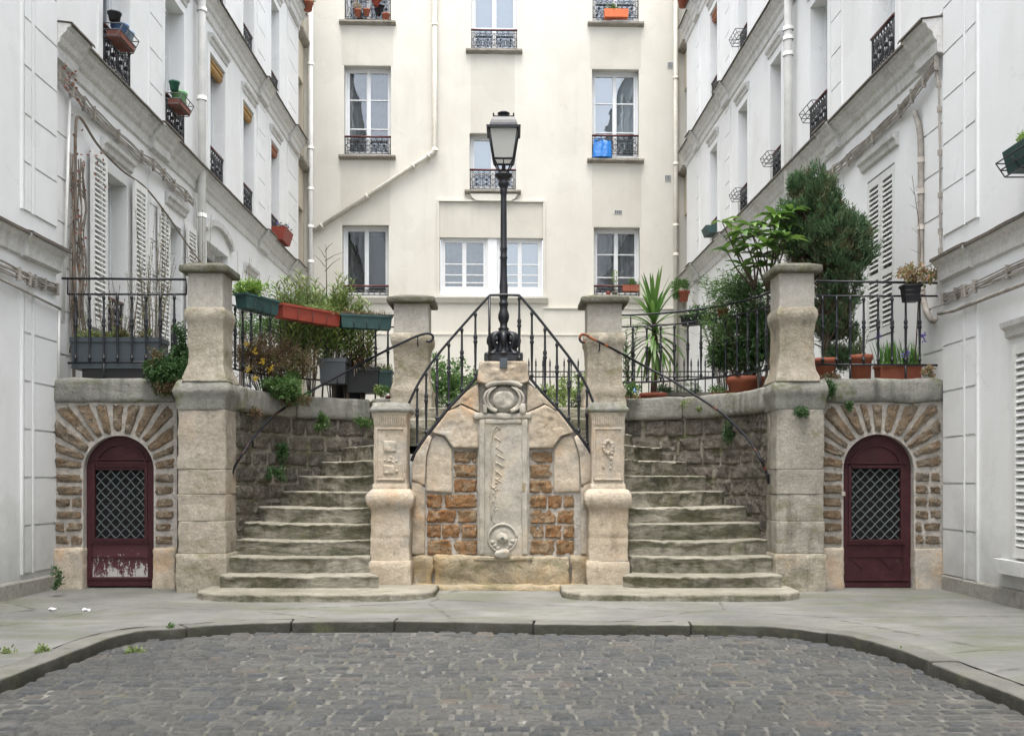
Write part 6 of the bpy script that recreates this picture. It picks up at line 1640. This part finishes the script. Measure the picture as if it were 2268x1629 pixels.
# ---- right terrace: pots over the right door
GP = 'terracotta pots on the wall above the right cellar door'; Y = 11.0
for (p, q0, q1, r0, lab) in ((1907, 786, 822, .10, 'terracotta pot of wiry growth left of the irises, right of the conifer'),):
    r_ = plant('potted_plant', lab, 'potted plant', (XX(p, Y), Y, 2.27), GP); z0 = ZZ(q1, Y); pot((XX(p, Y), Y, 2.25), r0, r0*1.15, ZZ(q0, Y)-2.25, r_); mb = MB(); ml = MB()
    for P in twigs(mb, (XX(p, Y), Y, 2.4), 14, .45, .16, .004): stemleaves(ml, P, .04, .02, 14, .2)
    mb.build('stems', 'bark', r_); ml.build('foliage', 'lf_mid', r_)
r_ = plant('flower_trough', 'terracotta trough of irises with purple flowers above the right cellar door', 'flower trough', (XX(1995, Y), Y, 2.27)); f_, L_ = trough((XX(1950, Y), Y), (XX(2042, Y), Y), .2, .20, r_, 'terra', 2.25, .9)
ml = MB(); mf = MB()
for k in range(170): ml.strap(f_(rnd(.0, L_), rnd(.02, .18), .17), Vector((rnd(-.28, .28), rnd(-.2, .2), 1)), rnd(.16, .36), .014, rnd(.1, .5), 0, 4)
for k in range(12): ml.strap(f_(rnd(.0, L_), .0, .17), Vector((rnd(-1, 1), -.6, .7)), rnd(.2, .3), .012, 1.6, 0, 5)
for p, q in ((1950, 742), (2050, 738), (2006, 784), (2044, 746)): bush(mf, PT(p, q, 10.95), (.03, .03, .035), 40, .028, .02)
ml.build('foliage', 'lf_iris', r_); mf.build('flowers', 'lf_pur', r_)
r_ = plant('succulent', 'pinkish rosette succulent at the right end of the wall above the right cellar door', 'succulent', (XX(2058, 10.75), 10.75, 2.27)); ml = MB()
for c in ((2050, 822), (2062, 815), (2066, 828)): bush(ml, PT(*c, 10.72), (.035, .03, .03), 90, .03, .022)
ml.build('foliage', 'lf_pink', r_)
r_ = plant('flower_pot', 'black pot of salmon-leaved plants hooked on the right straight railing', 'flower pot', (XX(2016, 10.72), 10.72, 3.05)); Y = 10.72
f_, L_ = trough((XX(1999, Y), Y-.08), (XX(2034, Y), Y-.08), .15, .18, r_, 'black', ZZ(668, Y), .8); mb = MB()
for k in range(3): mb.tube([f_(-.02, -.02, .06+.05*k), f_(L_+.02, -.02, .06+.05*k), f_(L_+.02, .17, .06+.05*k)], .004, 4)
mb.build('hanger', 'iron', r_); ml = MB(); bush(ml, PT(2020, 603, Y), (.17, .14, .09), 420, .05, .024); bush(ml, PT(2050, 612, Y), (.10, .1, .07), 200, .045, .022); mb = MB(); twigs(mb, (XX(2016, Y), Y, 3.2), 16, .26, .2, .004); mb.build('stems', 'bark', r_)
ml.build('foliage', 'lf_pink', r_)
r_ = plant('sapling', 'bare thorny sapling in front of the right corner conduits', 'sapling', (XX(2030, 10.95), 10.95, 2.27)); mb = MB(); Y = 10.95
mb.tube(crom([PT(2027, 800, Y), PT(2035, 640, Y), PT(2037, 520, Y), PT(2020, 388, Y)], 6), .008, 5, 0, True, .003)
for q, dx, dz in ((560, -.10, .04), (545, .04, .06), (520, -.09, .08), (462, -.08, .05), (450, .06, .03), (430, -.05, .08), (420, .04, .05), (490, .05, .06)):
    p = 2037-17*max(0, (520-q))/132; s_ = PT(p, q, Y); mb.tube([s_, s_+Vector((dx, 0, dz))], .0035, 3, 0, False, .0015)
mb.build('trunk', 'bark', r_)
# ---- tufts growing out of the walls
GT = 'tufts of weeds rooted in the walls'
tufts = [(707, 930, 12.05, .10, .10, 900, 'lf_mid', 'round fern tuft under the coping of the left curved wall'), (628, 998, 11.62, .07, .12, 700, 'lf_dark', 'upper dark weed tuft in the middle of the left curved wall'), (609, 1052, 11.45, .09, .12, 900, 'lf_dark', 'lowest dark weed tuft just above the left stairs'), (805, 935, 12.3, .12, .07, 600, 'lf_mid', 'weeds under the coping beside the left newel pillar'), (566, 912, 11.05, .07, .06, 350, 'lf_brown', 'dry weeds under the coping next to the left gate pillar'),
 (1616, 958, 11.6, .08, .13, 800, 'lf_dark', 'dark weed tuft on the right curved wall crossed by the handrail'), (1783, 909, 10.33, .10, .045, 600, 'lf_dark', 'fern tuft on the face of the right gate pillar'), (1835, 858, 10.58, .07, .10, 600, 'lf_dark', 'weed tuft trailing down beside the right gate pillar'), (1872, 899, 10.6, .045, .04, 300, 'lf_dark', 'small weed tuft above the arch of the right cellar door'), (1546, 895, 12.0, .16, .05, 500, 'lf_ole', 'yellowish moss and weeds on the coping of the right curved wall'),
 (1838, 834, 10.7, .12, .03, 400, 'lf_brown', 'dry weeds along the top of the wall right of the right gate pillar'), (852, 862, 12.2, .1, .04, 300, 'lf_mid', 'grass tuft at the foot of the left stair-head pillar'), (1590, 860, 12.0, .12, .03, 260, 'lf_mid', 'grass tuft on the coping of the right curved wall')]
for (p, q, Y, rx, rz, n_, mt, lab) in tufts:
    r_ = T('weed_tuft', lab, 'weeds', tuple(PT(p, q, Y)), GT); ml = MB(); bush(ml, PT(p, q, Y), (rx, .06, rz), n_, .030, .016, .6, .1); ml.build('foliage', mt, r_)
GG = 'weeds at the kerb and wall foot'
for (p, q, Y, rx, rz, n_, mt, lab) in ((124, 1278, 10.0, .055, .11, 420, 'lf_dark', 'upright weed at the foot of the wall left of the left cellar door'), (376, 1394, 6.62*1.185*1.0, .02, .05, 160, 'lf_mid', 'weed in the kerb joint at the left bend'), (92, 1440, 1.15*F/(1443-H), .035, .012, 130, 'lf_ole', 'pale grass tuft on the left pavement behind the kerb'), (298, 1443, 1.235*F/(1445-H), .06, .012, 160, 'lf_ole', 'grass patch in the cobbles at the left bend'), (1990, 1433, 1.15*F/(1435-H), .03, .03, 120, 'lf_mid', 'weed on the kerb face at the right bend'), (1890, 1419, 1.235*F/(1425-H), .04, .015, 110, 'lf_mid', 'weed in the gutter at the right bend'), (2022, 1465, 1.235*F/(1468-H), .04, .03, 150, 'lf_mid', 'weed in the gutter farther right'), (14, 1443, 1.15*F/(1446-H), .03, .01, 60, 'lf_ole', 'grass at the left edge of the pavement')):
    z0 = 0.; P0 = PT(p, q, Y)
    r_ = T('weed_tuft', lab, 'weeds', (P0.x, P0.y, P0.z), GG); ml = MB(); bush(ml, P0, (rx, rx, rz), n_, .03, .014, .6, .7); ml.build('foliage', mt, r_)
for p, q, lab in ((117, 1351, 'small white paper scrap left on the left pavement'), (192, 1352, 'larger crumpled white paper scrap on the left pavement')):
    Y = 1.15*F/(q-H); c = PT(p, q, Y); mb = MB(); mb.rbox((c.x-.03, Y-.02, .004), (c.x+.03, Y+.02, .02), .008, .01, .012, None, 0, 30); tag(mb.build('paper_scrap', 'white_scrap'), lab, 'litter', 'paper scraps on the left pavement')

# ================================================================ things on the windows
def basket(fac, u0, u1, v, w0, wd, h):
    mb = MB()
    for vv, k in ((v+h, 1.), (v+h*.5, .85), (v, .7)):
        q = [(u0, w0), (u1, w0), (u1, w0+wd*k), (u0, w0+wd*k)]
        for i in range(4): mb.tube([fac.f(q[i][0], vv, q[i][1]), fac.f(q[(i+1) % 4][0], vv, q[(i+1) % 4][1])], .007, 4)
    for j in range(4):
        u = u0+(u1-u0)*j/3; mb.tube([fac.f(u, v+h, w0+wd), fac.f(u, v, w0+wd*.7), fac.f(u, v, w0)], .006, 4)
    return mb
GW = 'wire window-box baskets on the courtyard windows'
for k, lab in ((1, 'empty wire basket on the second window of the right court front'), (2, 'empty wire basket on the third window of the right court front'), (3, 'empty wire basket on the fourth window of the right court front')):
    a, b = RM.u(rw[k][0]), RM.u(rw[k][1]); mb = basket(RM, a+.1, b-.08, 6.52, .02, .19, .13)
    tag(mb.build('wire_basket', 'wire'), lab, 'basket', GW)
a, b = RM.u(rw[4][0]), RM.u(rw[4][1]); r_ = T('window_box', 'small teal window box on the farthest lower window of the right court front', 'window box', RM.f((a+b)/2, 6.4, .15), 'window boxes on the side fronts')
mb = MB(); mb.box((a+.0, .02, 6.38), (b-.2, .25, 6.54), 0, lambda u, w, v: RM.f(u, v, w*(.75 if v < 6.45 else 1))); mb.build('box', 'greenbox', r_)
a, b = RM.u(rw[3][0]), RM.u(rw[3][1]); tag(basket(RM, a+.1, b-.08, 9.5, .02, .19, .13).build('wire_basket', 'wire'), 'empty wire basket one floor above the fourth window of the right court front', 'basket', GW)
def side_pots(k, items, lab):
    a, b = LM.u(lw[k][0]), LM.u(lw[k][1]); r_ = T('wire_basket', lab, 'basket', LM.f((a+b)/2, 6.6, .15), GW)
    basket(LM, a-.02, a+.5, 6.60, .03, .24, .15).build('basket', 'wire', r_)
    mb = MB(); fb(mb, LM, a+.02, a+.46, 6.60, 6.68, .05, .23); mb.build('wooden_box', 'bwood', r_)
    for (nm, u, r0, h, mt, z, lb, ct) in items:
        o = T(nm, lb, ct, LM.f(a+(b-a)*u, z, .18)); pot(LM.f(a+.46*u, z+.08, .14), r0*.62, r0*.78, h*.85, o, mt)
        if mt in ('lgreen',): ml = MB(); bush(ml, LM.f(a+.42, 6.76, .14), (.06, .08, .05), 120, .04, .012); ml.build('foliage', 'lf_bright', o)
side_pots(0, [('pot', .10, .10, .12, 'black', 6.72, 'small black pot nearest us in the left front basket', 'pot'), ('pot', .45, .13, .17, 'bluepot', 6.60, 'blue pot in the wire basket of the nearest left court window', 'pot'), ('pot', .85, .13, .17, 'lblue', 6.60, 'pale blue pot in the wire basket of the nearest left court window', 'pot')], 'wire basket with blue pots on the nearest window of the left court front')
side_pots(1, [('pot', .05, .09, .15, 'dgreen', 6.72, 'dark green pot in the basket of the second left court window', 'pot'), ('pot', .5, .14, .20, 'lgreen', 6.60, 'light green pot in the basket of the second left court window', 'pot')], 'wire basket with green pots on the second window of the left court front')
a, b = LM.u(lw[4][0]), LM.u(lw[4][1]); r_ = T('window_box', 'red window box with purple flowers on the farthest lower window of the left court front', 'window box', LM.f((a+b)/2, 6.3, .15), 'window boxes on the side fronts')
mb = MB(); mb.box((a+.0, .02, 6.20), (b, .32, 6.46), 0, lambda u, w, v: LM.f(u+(.06 if v < 6.3 and u < (a+b)/2 else 0), v, w*(.75 if v < 6.3 else 1))); mb.build('box', 'redbox', r_)
ml = MB(); bush(ml, LM.f((a+b)/2, 6.50, .18), (.16, .22, .07), 420, .04, .02); ml.build('foliage', 'lf_dark', r_); ml = MB(); bush(ml, LM.f((a+b)/2, 6.56, .18), (.14, .2, .05), 120, .035, .025); ml.build('flowers', 'lf_pur', r_)
# window box at the right edge
r_ = T('window_box', 'dark green window box of small leaves at the first floor of the right edge building', 'window box', (4.4, 8.7, 4.3), 'window boxes on the side fronts')
mb = MB(); mb.box((8.15, .03, 3.90), (8.88, .25, 4.09), 0, lambda u, w, v: RN.f(u, v, w*(.8 if v < 4.0 else 1))); mb.build('box', 'greenbox', r_)
basket(RN, 8.12, 8.91, 3.88, .02, .27, .12).build('hanger', 'iron', r_)
ml = MB(); bush(ml, RN.f(8.65, 4.13, .14), (.11, .25, .06), 900, .035, .012, .6, .6); ml.build('foliage', 'lf_bright', r_)
# back front
u0, u1 = BK.u(1337), BK.u(1390); z0 = BK.v(1363, 45); r_ = T('window_box', 'bright orange window box on the upper right window of the back building', 'window box', BK.f((u0+u1)/2, z0, 0))
mb = MB(); mb.box((u0, .02, z0), (u1, .2, z0+.2), 0, lambda u, w, v: BK.f(u if v > z0+.1 else u*.96+(u0+u1)*.02, v, w)); mb.build('box', 'orange', r_)
ml = MB(); bush(ml, BK.f(u0+.2, z0+.25, .1), (.2, .1, .08), 420, .05, .02, .6, .4); ml.build('foliage', 'lf_mid', r_)
# blue bag
u0, u1 = BK.u(1312), BK.u(1355); z0, z1 = BK.v(1333, 350), BK.v(1333, 312); r_ = T('bag', 'shiny blue bag standing on the sill of the right window of the back building', 'bag', BK.f((u0+u1)/2, z0, .02))
mb = MB()
def bagf(sg):
    def g(s, t):
        u = (u0+u1)/2+(s-.5)*(u1-u0)*(1-.12*t); w = .04+sg*(.09*(1-t)**.8*(1-abs(2*s-1)**4)+.02)+.014*math.sin(s*17+sg)*(t)+.008*nz(s*9, t*7, sg)
        return BK.f(u, z0+(z1-z0)*t*(1+.05*math.sin(s*12+sg)*t), w)
    return g
mb.grid(bagf(1), 28, 14); mb.grid(bagf(-1), 28, 14)
mb.tube(crom([BK.f(u0+.08, z1-.02, .07), BK.f(u0+.12, z1+.04, .08), BK.f(u0+.2, z1+.03, .08), BK.f(u0+.24, z1-.03, .07)], 4), .012, 5); mb.build('body', 'blue', r_)
# pots hung on the upper left back window
GK = 'pots on the upper left window of the back building'
a, b = bw['A1'][:2]
for k, (p, q, rr, lab) in enumerate(((812, 34, .08, 'white rimmed terracotta pot low in the upper left back window'), (792, 36, .085, 'terracotta pot with dry plant in the upper left back window'), (833, 13, .09, 'larger red pot hung in the upper left back window'), (855, 46, .09, 'small orange pot on the sill corner of the upper left back window'), (840, 3, .07, 'topmost orange pot in the upper left back window'))):
    u, v = BK.u(p), BK.v(p, q); v = max(v, bw['A1'][2]+.01); o = T('pot', lab, 'pot', BK.f(u, v, 0), GK); pot(BK.f(u, v-.0, -.0 if k != 3 else .0), rr*.75, rr, rr*1.8, o, 'terra' if k != 2 else 'redbox')
    if k in (1, 2): ml = MB(); bush(ml, BK.f(u, v+.25, 0), (.12, .08, .12), 160, .06, .02); ml.build('foliage', 'straw' if k == 1 else 'lf_dark', o)
# sill things lower right back window
u, v = BK.u(1395), bw['C3'][2]+.13; r_ = T('window_box', 'terracotta box with a small bush on the lower right window of the back building', 'window box', BK.f(u, v, .1))
mb = MB(); mb.box((BK.u(1378), .0, v-.02), (BK.u(1414), .18, v+.13), 0, lambda a_, w, c: BK.f(a_, c, w)); mb.build('box', 'terra', r_); ml = MB(); bush(ml, BK.f(u, v+.2, .08), (.17, .1, .11), 600, .05, .012, .6, .6); ml.build('foliage', 'lf_mid', r_)
r_ = T('potted_plant', 'upright leafy cutting in the lower right window of the back building', 'potted plant', BK.f(BK.u(1361), bw['C3'][2], .1)); pot(BK.f(BK.u(1361), bw['C3'][2]+.0, .05), .06, .07, .1, r_, 'concr'); mb = MB(); ml = MB()
for P in twigs(mb, BK.f(BK.u(1361), bw['C3'][2]+.08, .05), 3, .55, .07, .008): stemleaves(ml, P, .11, .04, 10, .1)
mb.build('stems', 'bark', r_); ml.build('foliage', 'lf_bright', r_)
r_ = T('cup', 'small red cup on the sill of the lower right window of the back building', 'cup', BK.f(BK.u(1347), bw['C3'][2], .05)); pot(BK.f(BK.u(1347), bw['C3'][2]+.0, .05), .05, .06, .1, r_, 'redbox')
# sill flowers top corners
for p, q, sg, lab in ((682, 14, -1, 'small plant on the highest sill at the left end of the court'), (1513, 6, 1, 'terracotta pot on the highest sill at the right end of the court')):
    Y = 23.0; c = PT(p, q, Y); r_ = T('flower_pot', lab, 'flower pot', tuple(c)); pot((c.x, c.y, c.z-.1), .09, .12, .2, r_, 'terra'); ml = MB(); bush(ml, c+Vector((0, 0, .18)), (.14, .14, .12), 400, .06, .02); ml.build('foliage', 'lf_ole', r_)
# garden gnome-like small figure is only a small red and white cone by the right stair-head pillar
c = PT(1405, 884, 12.25); r_ = tag(MB().build('x', 'blue'), None) if False else None
mb = MB(); mb.lathe([(.03, 0), (.032, .03), (.026, .05)], (c.x, c.y, 2.19), 10, 0); mb.lathe([(.025, .05), (.018, .08), (.002, .12)], (c.x, c.y, 2.19), 10, 1)
tag(mb.build('ornament', ['lf_pink', 'bluepot']), 'tiny pink and blue pointed ornament on the coping by the right stair-head pillar', 'ornament')

# ================================================================ camera, light
cam = bpy.data.cameras.new('camera'); co = bpy.data.objects.new('camera', cam); COL.objects.link(co); scn.camera = co
co.location = (0, 0, E); co.rotation_euler = (R(90), 0, 0); cam.lens = 36*F/2268; cam.sensor_width = 36; cam.shift_y = (H-814)/2268; cam.clip_end = 300; cam.clip_start = .05
w = bpy.data.worlds.new('World'); scn.world = w; w.use_nodes = True; nt = w.node_tree; bg = nt.nodes['Background']
sky = nt.nodes.new('ShaderNodeTexSky'); sky.sky_type = 'NISHITA'; sky.sun_disc = False; SE, SA = 76, 184
sky.sun_elevation = R(SE); sky.sun_rotation = R(SA); sky.dust_density = 4; sky.air_density = 1.2; sky.ozone_density = .6
hs = nt.nodes.new('ShaderNodeHueSaturation'); hs.inputs['Saturation'].default_value = .36
nt.links.new(sky.outputs[0], hs.inputs['Color']); nt.links.new(hs.outputs[0], bg.inputs[0]); bg.inputs[1].default_value = .15
sd = bpy.data.lights.new('sun', 'SUN'); so = bpy.data.objects.new('sun', sd); COL.objects.link(so); sd.energy = .8; sd.angle = R(30); sd.color = (1, .975, .94)
az = R(SA); dv = Vector((math.sin(az)*math.cos(R(SE)), math.cos(az)*math.cos(R(SE)), math.sin(R(SE))))   # towards the sun
so.rotation_euler = dv.to_track_quat('Z', 'Y').to_euler(); so.location = (0, 0, 20)
scn.view_settings.view_transform = 'Standard'; scn.view_settings.look = 'None'; scn.view_settings.gamma = 1; scn.view_settings.exposure = 1.78
scn.render.resolution_x = 1024; scn.render.resolution_y = 735
scn.cycles.max_bounces = 8; scn.cycles.diffuse_bounces = 2; scn.cycles.transparent_max_bounces = 12
